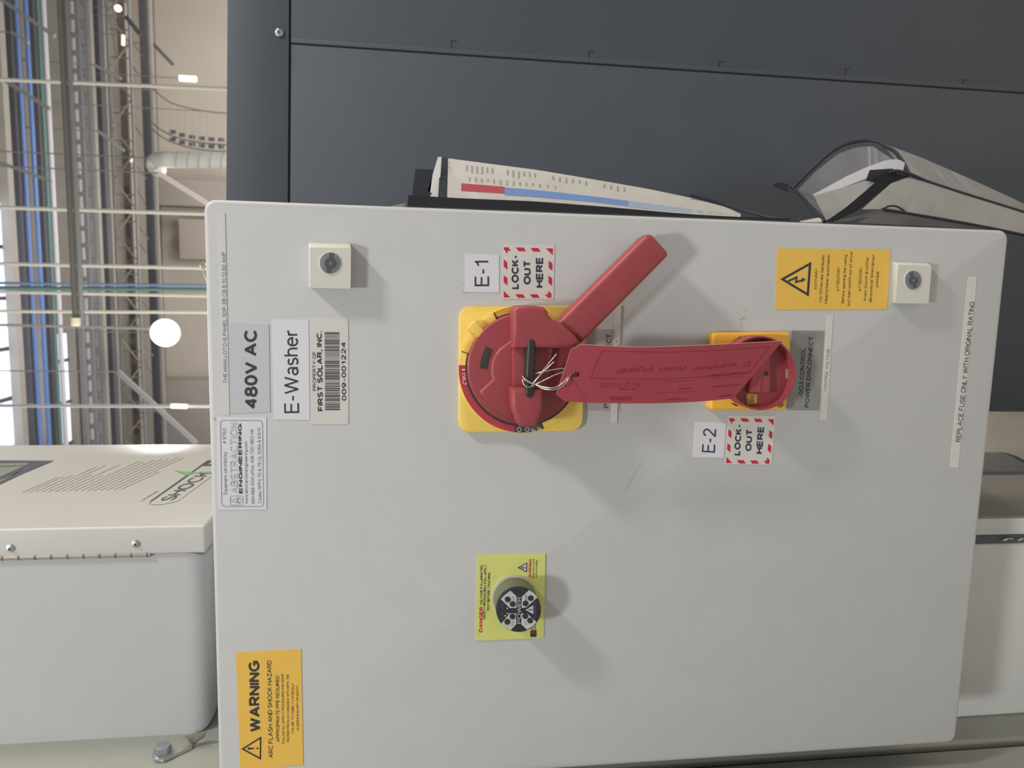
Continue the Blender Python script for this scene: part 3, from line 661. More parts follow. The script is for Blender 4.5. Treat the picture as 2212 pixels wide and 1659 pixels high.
L_, R_ = ribbon(ed, 2.2); bm = bmesh.new()
for i in range(len(ed) - 1): bm_flat(bm, [tagp(-0.0004 if k in (0, 3) else 0.0003)(*v) for k, v in enumerate((L_[i], R_[i], R_[i + 1], L_[i + 1]))])
put('cut_edge', bm, TAGE, card, smooth=0)
def line(p, q, w): 
    p, q = Vector(p), Vector(q); n = 14; d = (q - p).normalized(); nn = Vector((-d.y, d.x)) * w / 2
    return [[tuple(p + (q - p) * (i / n) + nn), tuple(p + (q - p) * ((i + 1) / n) + nn), tuple(p + (q - p) * ((i + 1) / n) - nn), tuple(p + (q - p) * (i / n) - nn)] for i in range(n)]
polys('form_lines', card, TAGI, line((1299, 759), (1440, 761), .9) + line((1440, 761), (1560, 757), .9) + line((1560, 757), (1662, 749), .9) + line((1299, 759), (1275.5, 817), .9) + line((1275.5, 817), (1400, 820), .9)
      + line((1400, 820), (1520, 815), .9) + line((1520, 815), (1618, 806), .9) + line((1662, 749), (1618, 806), .9) + line((1430, 824), (1500, 822), .6) + line((1420, 848), (1500, 846), .6) + line((1540, 818), (1608, 812), .6), TP)
lettering('form_lettering', card, TAGI, [('EQUIPMENT NUMBER', (1614, 803), (1531, 809.5), 4, 0.015, 0.35), ('DATE ATTACHED', (1377, 838.5), (1338, 839), 3.6, 0.01, 0.35), ('DEPARTMENT', (1598, 829), (1537.5, 834), 3.4, 0.01, 0.35),
     ('ATTACHED BY', (1497, 836.5), (1465, 838.5), 3.4, 0.01, 0.3), ('REMOVED BY', (1582, 852), (1550, 855), 3.2, 0.01, 0.3), ('DATE AND INITIALS', (1484, 860), (1439, 861.5), 3.2, 0.01, 0.3),
     ('ADDITIONAL REMARKS', (1366, 857), (1317, 857), 3.2, 0.012, 0.2), ('ON REVERSE SIDE', (1365, 862), (1318, 861.5), 3.2, 0.012, 0.2)], TP)
lettering('handwriting', card, TAGH, [('E washer', (1622, 781), (1498, 793), 10, -0.004, 0.45), ('main', (1482, 790), (1427, 794), 11, -0.004, 0.45), ('Power', (1411, 790), (1331, 797), 13, -0.004, 0.45),
     ('5/27/25', (1386, 826), (1298, 828), 9, -0.006, 0.45)], TP)
wr = bmesh.new()
def wire(pts, r=0.00052):
    bm_tube(wr, spline([DOOR.at(x, y, h) for x, y, h in pts], 6), r, 7)
wire([(1154, 829.5, .0415), (1170.5, 838.5, .046), (1190, 842, .050), (1208.5, 837.6, .051), (1222, 826.8, .050), (1229, 815, .047), (1233, 809.5, .0435)])
wire([(1154, 828.5, .0415), (1171, 835, .046), (1190, 838, .050), (1206, 834, .051), (1219, 824, .050), (1226, 814, .047), (1232, 809, .0435)])
wire([(1127, 810, .036), (1131, 816, .040), (1140.7, 823, .0412), (1154, 829.5, .0416), (1160, 832, .042)])
wire([(1129, 813, .037), (1133, 819.5, .0405), (1142, 826, .0412), (1154, 830.5, .0416)])
wire([(1129, 820, .037), (1131, 829, .0405), (1136, 835, .0412), (1143, 836, .0412), (1150.6, 833, .0414), (1153, 828.6, .0418)])
wire([(1154, 836, .040), (1151, 829, .0425), (1155, 822, .043), (1167, 808.7, .046), (1178, 794, .048), (1202, 765, .049)], 0.00038)
wire([(1153, 834, .040), (1153.5, 827, .043), (1174, 803, .046), (1197, 781.6, .047)], 0.00038)
wire([(1158, 830, .042), (1181, 818.6, .0425), (1199.5, 809.6, .0425), (1218, 804, .042), (1236, 808.5, .0425)])
wire([(1155, 807.5, .036), (1168, 804, .039), (1179.6, 801.5, .040), (1219, 795.6, .0415), (1240, 806, .0425)])
put('tie_wire', wr, CHROME, tg, smooth=60)

# ------------------------------------------------------------------ upper left control box, hung on the machine side
XD = 0.1942
b1 = empty('control_box', (0.08, 0.33, 0.745), 'pale control box with cream door of small print, on the machine side above the enclosure', 'electrical box')
bm = bmesh.new(); bm_box(bm, (XP, 0.139, 0.742), (0.1650, 0.535, 1.35))
bev(bm, [e for e in bm.edges if all(v.co.z < 0.75 for v in e.verts)], 0.022, 6)
put('body', bm, GREY2, b1)
box('door', (0.1655, 0.136, 0.742), (XD, 0.535, 1.35), CREAM, b1, 0.0025, 3)
HINGE = mat('steel_hinge', (168, 162, 156), 0.4, metal=0.3)
HG = mat('hinge_joint', (110, 106, 104), 0.5)
bm = bmesh.new(); bm_tube(bm, [(0.1650, 0.1375, z) for z in (0.795, 1.35)], 0.0024, 10)
hg = put('piano_hinge', bm, HINGE, b1, smooth=60)
bm = bmesh.new()
for i in range(17): bm_cyl(bm, (0.1650, 0.1375, 0.797 + i * 0.0148), (0, 0, 1), 0.0027, 0.0016, 12)
put('hinge_knuckles', bm, HG, hg)
def screw(px, py, yy, parent, r=0.0040):
    c = ony(px, py, yy)
    bm = bmesh.new(); bm_cyl(bm, c + Vector((0, 0.0005, 0)), (0, -1, 0), r, 0.0014, 28, 0.0005)
    o = put('washer', bm, ZINC, parent)
    bm = bmesh.new(); bm_cyl(bm, c - Vector((0, 0.0009, 0)), (0, -1, 0), r * 0.62, 0.0018, 24, 0.0006, r * 0.5)
    put('screw_head', bm, ZINC, o)
    bm = bmesh.new(); bm_cyl(bm, c - Vector((0, 0.0028, 0)), (0, -1, 0), r * 0.3, 0.0002, 6)
    put('hex_socket', bm, BLACK, o)
screw(23, 1184, 0.136, b1); screw(294, 1174.5, 0.136, b1)
X1 = lambda x, y: onx(x, y, XD + 0.0003)
X2 = lambda x, y: onx(x, y, XD + 0.0006)
GTXT = mat('grey_print', (150, 147, 143), 0.6)
BTXT = mat('blue_black_print', (88, 92, 96), 0.6)
pn = prism('instruction_panel', [(-60, 1030), (-60, 994), (20, 994.5), (116, 995), (40, 1027), (0, 1046), (-60, 1074)], mat('slate_panel_print', (96, 100, 110), 0.4), b1, 0.0006, 0.0001, plane=Plane((XD, 0, 0), (1, 0, 0)))
polys('panel_window', pn, mat('pale_green_window', (150, 156, 150), 0.35), [[(-50, 1003), (0, 1001), (61, 1000), (58, 1004), (0, 1030), (-50, 1053)], [(60, 1012), (64, 1008), (20, 1030), (0, 1041), (0, 1037)]], lambda x, y: onx(x, y, XD + 0.0008))
polys('panel_line', pn, mat('panel_brown_line', (120, 112, 100), 0.5), [[(0, 1006), (55, 1004), (50, 1006), (0, 1009)]], lambda x, y: onx(x, y, XD + 0.0010))
lines = []
L0, L1 = Vector((48, 1064)), Vector((260, 1058))
for i in range(16):
    a = L0.lerp(L1, i / 15); d = Vector((82, -38)) * (1.0 + 0.045 * i) if i != 0 else Vector((82, -36))
    k = (1.0, .93, .97, .99, 1.0, .62, .93, .55, .98, .97, 1.0, .99, .96, .97, .93, .5)[i]
    q = a + d * k * (0.94 if i < 3 else 1.3 if i < 9 else 1.22)
    w = 1.15
    n = 9
    for j in range(n):
        t0, t1 = j / n, (j + 0.93) / n
        p, e = a.lerp(q, t0), a.lerp(q, t1)
        lines.append([(p.x - w, p.y), (p.x + w, p.y), (e.x + w, e.y), (e.x - w, e.y)])
polys('instruction_text', b1, GTXT, lines, X1)
polys('logo_frame', b1, BTXT, stroke([(321, 1087), (330, 1090.5), (350, 1090), (380, 1084), (388, 1080), (470, 1020), (470, 983), (440, 1003), (380, 1046)], 0.6) + [[(323, 1083), (326, 1083), (452, 994.5), (450, 993)]], X1)
def skew_text(s, p0, p1, upv, off=0.0):
    """text on the cream door: baseline p0-p1, letters rising along upv (pixels)"""
    bm = bmesh.new(); vs, fs = glyphs(s, off); x0 = min(v[0] for v in vs); x1 = max(v[0] for v in vs)
    p0, p1, upv = Vector(p0), Vector(p1), Vector(upv); bv = []
    for x, y, lf in vs:
        q = p0 + (p1 - p0) * ((x - x0) / (x1 - x0)) + upv * (y / CAPH); bv.append(bm.verts.new(X1(q.x, q.y) + Vector((lf, 0, 0))))
    for f in fs: bm.faces.new([bv[i] for i in f])
    return bm
put('logo_lettering', skew_text('SHOCK', (373, 1081), (462, 1018), (-30, 0.5), 0.012), BTXT, b1, smooth=0, recalc=False)
put('logo_lettering', skew_text('B', (470, 1006), (490, 992), (-33, 0.5), 0.03), BTXT, b1, smooth=0, recalc=False)
put('maker_lettering', skew_text('Littelfuse', (309, 1082), (344, 1060), (-9, 0.5), 0.0), GTXT, b1, smooth=0, recalc=False)
polys('lightning_bolt', b1, mat('green_print', (120, 190, 135), 0.6), [[(376, 1016), (420, 1020), (406, 1027)], [(412, 1022), (470, 1017), (470, 1023), (440, 1022)]], X2)
# its mounting tab and bolt
TABM = mat('bent_steel_tab', (205, 200, 190), 0.35, metal=0.8)
bm = bmesh.new()
tq = [onx(x, y, XP + 0.004) for x, y in ((338, 1626), (330, 1634), (352, 1640), (414, 1612), (424, 1590), (398, 1588))]
bm_prism(bm, tq, Vector((-0.0035, 0, 0)), 0.0008)
tb = put('mounting_tab', bm, TABM, b1)
bm = bmesh.new()
bm_prism(bm, [onx(398, 1590, XP + 0.012), onx(413, 1608, XP + 0.0042), onx(440, 1592, XP + 0.006), onx(446, 1578, XP + 0.018), onx(420, 1584, XP + 0.016)], Vector((-0.002, 0.002, 0)))
put('tab_bend', bm, TABM, tb)
bc = onx(352, 1628, XP + 0.004)
bm = bmesh.new(); bm_cyl(bm, bc, (1, 0, 0), 0.0098, 0.002, 28, 0.0004); bm_cyl(bm, bc + Vector((0.002, 0, 0)), (1, 0, 0), 0.0082, 0.0068, 6, 0.0009)
put('hex_bolt', bm, ZINC, tb)

# ------------------------------------------------------------------ lower box under the enclosure
XL = 0.2017
b2 = empty('junction_box', (0.08, 0.2, -0.75), 'grey box on the machine side below the enclosure, its dark door edge-on', 'electrical box')
bm = bmesh.new(); bm_box(bm, (XP, 0.085, -0.75), (0.1720, 0.36, -0.03), 0.004, 3); put('body', bm, mat('lightened_box_grey', (222, 223, 222), 0.45, var=0.015), b2)  # box grey lightened in colour to offset the shade under the enclosure
box('gasket', (0.1722, 0.088, -0.748), (0.1835, 0.358, -0.032), mat('blue_grey_gasket', (96, 100, 108), 0.5), b2)
dr = box('door', (0.1836, 0.083, -0.752), (XL, 0.262, -0.028), mat('lightened_box_grey', (222, 223, 222)), b2, 0.0015)
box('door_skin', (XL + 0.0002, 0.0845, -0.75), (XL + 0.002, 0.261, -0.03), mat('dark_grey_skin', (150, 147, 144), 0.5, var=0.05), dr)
for px in (2176, 2207):
    c = ony(px, 1166, 0.0875); bm = bmesh.new()
    bm_tube(bm, spline([c + Vector((0.003 * math.sin(a) - 0.001, -0.001 - 0.002 * math.sin(a * 2), 0.008 * math.cos(a))) for a in (0.4, 0.9, 1.5, 2.2, 2.7)], 4), 0.0012, 6)
    put('door_clip', bm, CHROME, b2)

MATM = mat('dark_grey_mat', (152, 150, 148), 0.7, var=0.08, nscale=60)
mt = [onz(x, y, FL + 0.012) for x, y in ((2040, 978), (2135, 977), (2160, 977.5), (2185, 985), (2215, 1003), (2250, 1012), (2330, 1040), (2330, 1100), (2040, 1100))]
bm = bmesh.new(); bm_prism(bm, mt, Vector((0, 0, -0.0118)), 0.002)
tag(put('floor_mat', bm, MATM), 'dark grey mat with a curved edge on the beige floor below the enclosure', 'mat')

# ------------------------------------------------------------------ slate machine cabinet at the right, square to the view
NV = Vector((0.125, -0.992, 0)).normalized()
PC = CAM - NV * 1.1
CAB = Plane(PC, NV)
def cz(px, py): return CAB.at(px, py).z
EX = Vector((-NV.y, NV.x, 0))            # along the face, to the right
def fx(p): return (p - PC).dot(EX)
lx = fx(CAB.at(2150, 889)); rx = lx + 1.25; zt = cz(490, 200); zs = cz(625.5, 200)
sx = fx(CAB.at(630, 95)); sx2 = fx(CAB.at(2212, 198)); sx = (sx + sx2) / 2
mc = empty('machine_cabinet', PC + EX * ((lx + rx) / 2) + NV * -0.35, 'slate blue machine cabinet standing behind the enclosure at the right, bolted metal panels', 'machine')
mc.location.z = FL; WL[mc.name] = Vector(mc.location)
def slab(name, x0, x1, z0, z1, h1, h0, m, w=0.0015):
    P = [PC + EX * a + NV * h1 for a in (x0, x1, x1, x0)]
    for p, z in zip(P, (z0, z0, z1, z1)): p.z = z
    bm = bmesh.new(); bm_prism(bm, P, NV * (h0 - h1), w); return put(name, bm, m, mc)
slab('carcass', lx + 0.002, rx - 0.002, FL, zt - 0.002, -0.004, -0.68, SLATED, 0)
rail = slab('top_rail', lx, rx, zs + 0.0012, zt, 0.0012, -0.02, SLATE)
slab('left_panel', lx, sx - 0.0012, FL + 0.08, zs - 0.0012, 0.0, -0.02, SLATE, 0.0025)
rp = slab('right_panel', sx + 0.0004, rx, FL + 0.08, zs - 0.0012, -0.0004, -0.02, SLATE, 0.001)
slab('panel_lip', sx + 0.0004, sx + 0.007, FL + 0.08, zs - 0.002, 0.0004, -0.001, SLATE, 0.0004)
slab('plinth', lx + 0.01, rx - 0.01, FL, FL + 0.079, -0.012, -0.05, SLATED, 0)
for px, py in ((975, 95), (1272, 118), (1553, 140), (1826, 155), (2080, 179)):
    c = fx(CAB.at(px, py)); z = cz(px, py)
    slab('hook_slot', c - 0.005, c + 0.0055, z - 0.0008, z + 0.0008, 0.0003, -0.001, SLATED, 0)
    slab('hook_slot', c + 0.0045, c + 0.0058, z - 0.008, z + 0.0008, 0.00035, -0.001, SLATED, 0)
c = CAB.at(603.5, 72.5, 0.0012); bm = bmesh.new(); bm_cyl(bm, c, NV, 0.0062, 0.0045, 28, 0.0022)
bt = put('button_bolt', bm, ZINC, mc, smooth=60)
bm = bmesh.new(); bm_cyl(bm, c + NV * 0.0044, NV, 0.0018, 0.0003, 6); put('hex_socket', bm, BLACK, bt)

# ------------------------------------------------------------------ document pockets on the enclosure's right side
PAPD = mat('document_paper', (228, 226, 222), 0.6, var=0.02)
def poly3(name, pts, m, parent, th=0.0006, smooth=0):
    """sheet through (px, py, depth y) points, given a thickness"""
    bm = bmesh.new(); P = [ony(*p) for p in pts]
    bm_prism(bm, P, Vector((0.0, th, 0))); return put(name, bm, m, parent, smooth)
def loft(name, A, B, m, parent, th=0.0004, n=16, smooth=50):
    """sheet between two polylines of (px, py, depth) points"""
    def res(L):
        L = [Vector(ony(*p)) for p in L]; d = [0]
        for a, b in zip(L, L[1:]): d.append(d[-1] + (b - a).length)
        out = []
        for i in range(n + 1):
            t = d[-1] * i / n; k = max(j for j in range(len(d)) if d[j] <= t + 1e-9); k = min(k, len(L) - 2)
            out.append(L[k].lerp(L[k + 1], (t - d[k]) / (d[k + 1] - d[k])))
        return out
    A, B = res(A), res(B); bm = bmesh.new(); va = [bm.verts.new(p) for p in A]; vb = [bm.verts.new(p) for p in B]
    for i in range(n): bm.faces.new((va[i], va[i + 1], vb[i + 1], vb[i]))
    bmesh.ops.solidify(bm, geom=bm.faces[:], thickness=th)
    return put(name, bm, m, parent, smooth)
dp = empty('document_holder', (0.505, 0.07, 0.2), 'black edged document holder with a printed sheet, upper of two on the enclosure side', 'document holder')
loft('back_board', [(880, 446, .036), (1160, 456, .036), (1480, 468, .036), (1705, 477, .036)], [(882, 421, .062), (968, 427, .062), (1160, 435, .06), (1300, 446, .055), (1480, 462, .048), (1600, 469, .042), (1705, 471, .038)], RUB, dp, 0.001)
poly3('corner_tab', [(890, 424, .1), (897, 365, .1), (936, 366, .1), (928, 424, .1)], RUB, dp, 0.002)
poly3('folded_sheet', [(924, 413, .1), (946, 339, .1), (954, 339, .1), (948, 428, .1), (928, 426, .1), (934, 417, .1)], PAPD, dp)
poly3('binding_strip', [(946, 428, .085), (952, 340, .115), (969, 342, .115), (966, 429, .085)], RUB, dp, 0.001)
up = [(968, 342, .115), (1060, 354, .113), (1160, 367, .111), (1280, 387, .107), (1400, 408, .101), (1500, 429, .092), (1570, 448, .08), (1600, 462, .066)]
dn = [(966, 428, .072), (1060, 432, .071), (1160, 437, .069), (1280, 446, .066), (1400, 458, .062), (1500, 465, .056), (1570, 468, .05), (1600, 468.5, .046)]
sheet = loft('printed_sheet', up, dn, PAPD, dp, 0.0006, 28)
def sh(t, v):
    def pl(L):
        k = min(int(t * (len(L) - 1)), len(L) - 2); f = t * (len(L) - 1) - k
        return ony(*L[k]).lerp(ony(*L[k + 1]), f)
    return pl(up).lerp(pl(dn), v) + Vector((-0.0006, -0.0012, 0.0))
def band(m, name, t0, t1, v0, v1):
    bm = bmesh.new(); n = 12
    for i in range(n):
        a, b = t0 + (t1 - t0) * i / n, t0 + (t1 - t0) * (i + 1) / n
        bm_flat(bm, [sh(a, v0), sh(b, v0), sh(b, v1), sh(a, v1)])
    put(name, bm, m, sheet, smooth=0)
band(mat('dull_red_band', (168, 66, 82), 0.6), 'red_band', 0.045, 0.185, 0.60, 0.79)
band(mat('blue_band', (104, 136, 190), 0.6), 'blue_band', 0.185, 0.52, 0.62, 0.83)
band(mat('pale_blue_band', (150, 164, 190), 0.6), 'pale_band', 0.52, 0.90, 0.62, 0.85)
bm = bmesh.new()
for t, v0, v1 in [(0.06 + 0.017 * i + 0.03 * (i // 6), 0.10, 0.22 + 0.10 * random.random()) for i in range(22)] + [(0.07 + 0.02 * i, 0.42, 0.5 + 0.06 * random.random()) for i in range(14)]:
    bm_flat(bm, [sh(t, v0), sh(t + 0.005, v0), sh(t + 0.005, v1), sh(t, v1)])
put('sheet_text', bm, mat('faint_sheet_print', (150, 148, 148), 0.6), sheet, smooth=0)
bm = bmesh.new(); bm_tube(bm, spline([ony(*p) for p in ((1490, 421, .09), (1560, 440, .085), (1620, 458, .07), (1665, 470, .055), (1705, 474, .04))], 6), [0.0016] * 24 + [0.0012], 8); put('edge_trim', bm, RUB, dp, smooth=60)
poly3('mounting_plate', [(838, 447, .03), (884, 437, .05), (884, 452, .05), (838, 450, .03)], WHITEP, dp, 0.001)

CLR = mat('clear_vinyl', (205, 203, 200), 0.12, var=0.01, alpha=0.30, spec=0.6)
HAZY = mat('hazy_vinyl', (206, 205, 204), 0.25, var=0.04, nscale=25, alpha=0.62)
GREYP = mat('grey_backing_sheet', (128, 126, 126), 0.5)
cp = empty('document_pouch', (0.515, 0.1, -0.2), 'clear vinyl document pouch with black edges gaping open, lower of two on enclosure side', 'document pouch')
arch = [(1713, 407, .20), (1735, 384, .20), (1760, 360, .20), (1790, 333, .20), (1822, 314, .20), (1850, 306, .20), (1880, 303, .195), (1900, 308, .185), (1912, 316, .175), (1930, 325, .16), (1945, 342, .14), (1956, 362, .12), (1962, 380, .11)]
def trim(name, pts, r, parent=cp, m=RUB, k=5):
    bm = bmesh.new(); bm_tube(bm, spline([ony(*p) for p in pts], k), r, 8); return put(name, bm, m, parent, smooth=60)
trim('rear_edge_trim', arch, 0.0019)
trim('front_edge_trim', [(1922, 372, .098), (1940, 370, .10), (1970, 378, .10), (2010, 395, .098), (2090, 421, .094), (2212, 459, .088), (2320, 494, .08)], 0.0019)
trim('lower_edge_trim', [(1904, 452, .06), (1960, 461, .06), (2060, 478, .058), (2140, 493, .056), (2212, 508, .054), (2320, 530, .05)], 0.0015)
trim('trim_curl', [(1906, 453, .06), (1918, 446, .06), (1932, 445, .06), (1945, 450, .06), (1958, 460, .06)], 0.0009)
trim('side_trim', [(1714, 408, .19), (1735, 428, .15), (1752, 450, .10), (1768, 470, .06), (1782, 479, .045)], 0.0018)
poly3('side_strap', [(1671, 398, .17), (1682, 394, .17), (1697, 396, .17), (1716, 409, .17), (1722, 418, .16), (1700, 413, .17), (1676, 404, .17)], RUB, cp, 0.002)
loft('front_band', [(1783, 479, .044), (1830, 446, .06), (1870, 412, .08), (1905, 381, .095), (1925, 371, .10)], [(1798, 480, .044), (1850, 457, .06), (1890, 424, .08), (1925, 395, .095), (1962, 381, .10)], RUB, cp, 0.001)
poly3('black_tab', [(1872, 390, .103), (1881, 367, .103), (1928, 364, .103), (1932, 368, .103), (1896, 394, .103)], RUB, cp, 0.002)
poly3('lower_flap', [(1800, 479, .046), (1850, 467, .05), (1890, 455, .056), (1912, 451, .06), (1915, 458, .06), (1880, 468, .052), (1840, 477, .048)], mat('smoky_flap', (96, 94, 90), 0.3), cp, 0.0008)
loft('backing_sheet', [(1722, 412, .175), (1760, 372, .185), (1810, 332, .185), (1850, 318, .185), (1885, 316, .18), (1940, 352, .14)], [(1790, 478, .16), (1810, 462, .16), (1840, 440, .155), (1870, 415, .15), (1905, 385, .145), (1935, 376, .14)], mat('smoke_grey_film', (150, 150, 154), 0.35, alpha=0.72), cp, 0.0006, 20)
paper_a = [(1756, 420, .125), (1790, 402, .125), (1830, 380, .125), (1870, 362, .125), (1910, 347, .12), (1940, 343, .115), (1955, 352, .112)]
paper_b = [(1757, 423, .112), (1795, 415, .112), (1830, 401, .112), (1870, 386, .112), (1900, 380, .11), (1925, 378, .108), (1950, 372, .106)]
loft('inserted_papers', paper_a, paper_b, PAPER, cp, 0.0008, 20)
loft('inside_fold', [(1758, 423, .112), (1830, 402, .112), (1900, 382, .11)], [(1785, 476, .08), (1815, 458, .09), (1870, 412, .095)], mat('grey_inner_sheet', (188, 187, 186), 0.5), cp, 0.0006)
loft('rear_film', [(1905, 309, .185), (1990, 340, .165), (2100, 388, .145), (2212, 440, .125), (2320, 490, .11)], [(1962, 380, .108), (2010, 395, .102), (2090, 421, .098), (2212, 459, .092), (2320, 494, .084)], HAZY, cp, 0.0006, 20)
loft('front_film', [(1925, 396, .092), (1962, 383, .099), (2010, 396, .097), (2090, 422, .093), (2212, 460, .087), (2320, 495, .079)], [(1862, 452, .058), (1904, 452, .0605), (1960, 461, .0605), (2060, 478, .0585), (2212, 508, .0545), (2320, 530, .0505)], mat('grey_paper_in_vinyl', (192, 191, 190), 0.22, var=0.06, nscale=18), cp, 0.0006, 24)
loft('lower_film', [(1912, 454, .0605), (2000, 468, .06), (2100, 486, .058), (2212, 508, .0545)], [(1850, 481, .04), (1950, 486, .04), (2080, 492, .04), (2150, 497, .04)], mat('smoky_film', (112, 112, 110), 0.2, alpha=0.8), cp, 0.0006, 16)
poly3('mounting_plate', [(1728, 477, .03), (1768, 470, .05), (1785, 478, .05), (1786, 482, .05), (1730, 480, .03)], WHITEP, cp, 0.001)
poly3('vinyl_stud', circ(1974, 418, 2.2, 12) and [(x, y, .083) for x, y in circ(1974, 418, 2.2, 12)], WHITEP, cp, 0.001)

# small wire loop clipped on the top edge of the enclosure
bm = bmesh.new(); c0 = DOOR.at(439, 573, -0.008)
bm_tube(bm, [c0 + Vector((0.0026 * math.cos(a), 0.0, 0.0022 * math.sin(a))) for a in [i * math.pi / 8 for i in range(16)]], 0.0004, 6, closed=True)
bm_tube(bm, [c0 + Vector((-0.002, 0, 0.001)), c0 + Vector((-0.0085, 0, -0.0008)), c0 + Vector((-0.015, 0, -0.003))], 0.0003, 6)
tag(put('wire_loop', bm, mat('brass_wire', (214, 200, 150), 0.3, metal=0.8), smooth=60), 'tiny brass wire loop standing on the top edge of the enclosure', 'wire')

# ------------------------------------------------------------------ hall behind: steel, pipes, lamps
STEEL = mat('painted_roof_steel', (176, 170, 162), 0.6, var=0.05, nscale=1.5)
STEELG = mat('grey_roof_steel', (150, 150, 150), 0.6, var=0.06, nscale=1.5)
STEELD = mat('dark_roof_steel', (98, 98, 104), 0.6, var=0.06, nscale=1.5)
BLUE = mat('blue_pipe_paint', (112, 144, 204), 0.45)
GREEN = mat('green_pipe_paint', (112, 142, 136), 0.5)
PALE = mat('pale_pipe_lagging', (222, 220, 224), 0.5)
RODM = mat('galvanised_rod', (240, 236, 222), 0.4)
DUCT = mat('galvanised_duct', (236, 236, 226), 0.3, metal=0.15, var=0.04)
def zy(px, py, y): return ony(px, py, y)
def bm_bar(bm, a, b, w, t):
    """rectangular bar from a to b: w wide across the view, t deep"""
    a, b = Vector(a), Vector(b); d = (b - a).normalized(); dep = Vector((0, 1, 0)); s = d.cross(dep).normalized(); dep = s.cross(d).normalized()
    top_ = [a + s * w / 2 - dep * t / 2, b + s * w / 2 - dep * t / 2, b - s * w / 2 - dep * t / 2, a - s * w / 2 - dep * t / 2]
    bm_prism(bm, top_, dep * t)
def scale_at(p): return (Vector(p) - CAM).dot(-CM.col[2]) / F
def hbeam(name, px, wpx, z, m, label, cat, shape='box', x0=-9.5, x1=13, py=500, group=None, parts=None):
    """member running along x at height z, seen at column px"""
    c = onz(px, py, z); y = c.y; w = wpx * scale_at(c)
    bm = bmesh.new()
    if shape == 'pipe': bm_tube(bm, [(x0, y, z), (x1, y, z)], w / 2, 14)
    elif shape == 'i':
        bm_box(bm, (x0, y - 0.10, z + w / 2 - 0.05), (x1, y + 0.10, z + w / 2)); bm_box(bm, (x0, y - 0.10, z - w / 2), (x1, y + 0.10, z - w / 2 + 0.05)); bm_box(bm, (x0, y - 0.02, z - w / 2 + 0.04), (x1, y + 0.02, z + w / 2 - 0.04))
    else: bm_box(bm, (x0, y - w * 0.6, z - w / 2), (x1, y + w * 0.6, z + w / 2))
    o = put(name, bm, m, None, smooth=40); return tag(o, label, cat, group)
hbeam('roof_girder', 20, 19, 9.1, STEEL, 'beige roof girder along the top of the hall, beside the daylight strip', 'beam')
hbeam('roof_beam', 44, 17, 9.2, STEELD, 'dark roof beam between the beige girder and the blue pipes', 'beam')
hbeam('pipe', 62, 8, 8.9, BLUE, 'blue pipe nearer the dark roof beam, upper of the two', 'pipe', 'pipe')
hbeam('pipe', 82, 9, 8.8, BLUE, 'blue pipe nearer the green pipe, lower of the two', 'pipe', 'pipe')
hbeam('roof_beam', 93, 14, 9.45, STEELD, 'dark purlin behind the green pipe', 'beam')
hbeam('pipe', 107, 9, 8.8, GREEN, 'dull green pipe under the two blue pipes', 'pipe', 'pipe')
hbeam('pipe', 119, 10, 8.7, PALE, 'pale lagged pipe running just under the green pipe', 'pipe', 'pipe')
# conduit with end cap, nearer
a, b = zy(127, -40, 9), zy(163, 690, 9)
cdt = empty('conduit', (a + b) / 2, 'straight grey steel conduit with a pale end cap, slanting in front of the pipes', 'conduit')
bm = bmesh.new(); bm_tube(bm, [a, b], 0.032, 14); put('tube', bm, mat('dull_conduit_steel', (132, 132, 126), 0.35, metal=0.5), cdt, smooth=60)
bm = bmesh.new(); bm_tube(bm, [a + Vector((0, 0.05, -0.05)), b + Vector((0, 0.05, -0.05))], 0.03, 12); put('clip_rail', bm, STEELG, cdt, smooth=60)
bm = bmesh.new(); d = (b - a).normalized(); bm_cyl(bm, b - d * 0.02, d, 0.055, 0.10, 20, 0.02); put('end_cap', bm, mat('pale_end_cap', (240, 236, 200), 0.4, emit=0.0), cdt, smooth=60)
hbeam('roof_beam', 141, 22, 9.6, STEEL, 'pale beige beam behind the slanting conduit', 'beam')
# cable ladders: rails, rungs and pale cable bundles between the rungs
def ladder(px, wpx, z, label, step, x0=-9, x1=9, m=STEELG, fill=PALE):
    c = onz(px, 500, z); w = wpx * scale_at(c); y = c.y
    t = empty('cable_ladder', (0, y, z), label, 'cable tray', 'cable ladders under the roof')
    for s in (-1, 1): box('rail', (x0, y - 0.05, z + s * w / 2 - 0.04), (x1, y + 0.02, z + s * w / 2 + 0.04), m, t)
    for i in range(int((x1 - x0) / step)): box('rung', (x0 + i * step, y - 0.06, z - w / 2), (x0 + i * step + step * 0.26, y, z + w / 2), m, t)
    bm = bmesh.new(); bm_tube(bm, [(x0, y + 0.06, z), (x1, y + 0.06, z)], w * 0.36, 12); put('cable_bundle', bm, fill, t, smooth=60)
ladder(178, 22, 9.3, 'cable ladder with pale cables showing between its rungs, just right of the conduit end', 0.45)
hbeam('roof_beam', 165, 10, 9.35, STEELG, 'thin grey beam beside the conduit', 'beam')
ladder(199, 14, 9.2, 'narrow cable ladder next to the wide one', 0.62)
hbeam('roof_girder', 211, 13, 9.1, STEEL, 'pale girder below the two cable ladders', 'beam')
hbeam('roof_girder', 227, 16, 9.15, STEELD, 'dark I-shaped girder crossing the middle of the hall roof', 'beam')
hbeam('roof_beam', 241, 6, 9.1, STEEL, 'thin pale beam just under the dark I-shaped girder', 'beam')
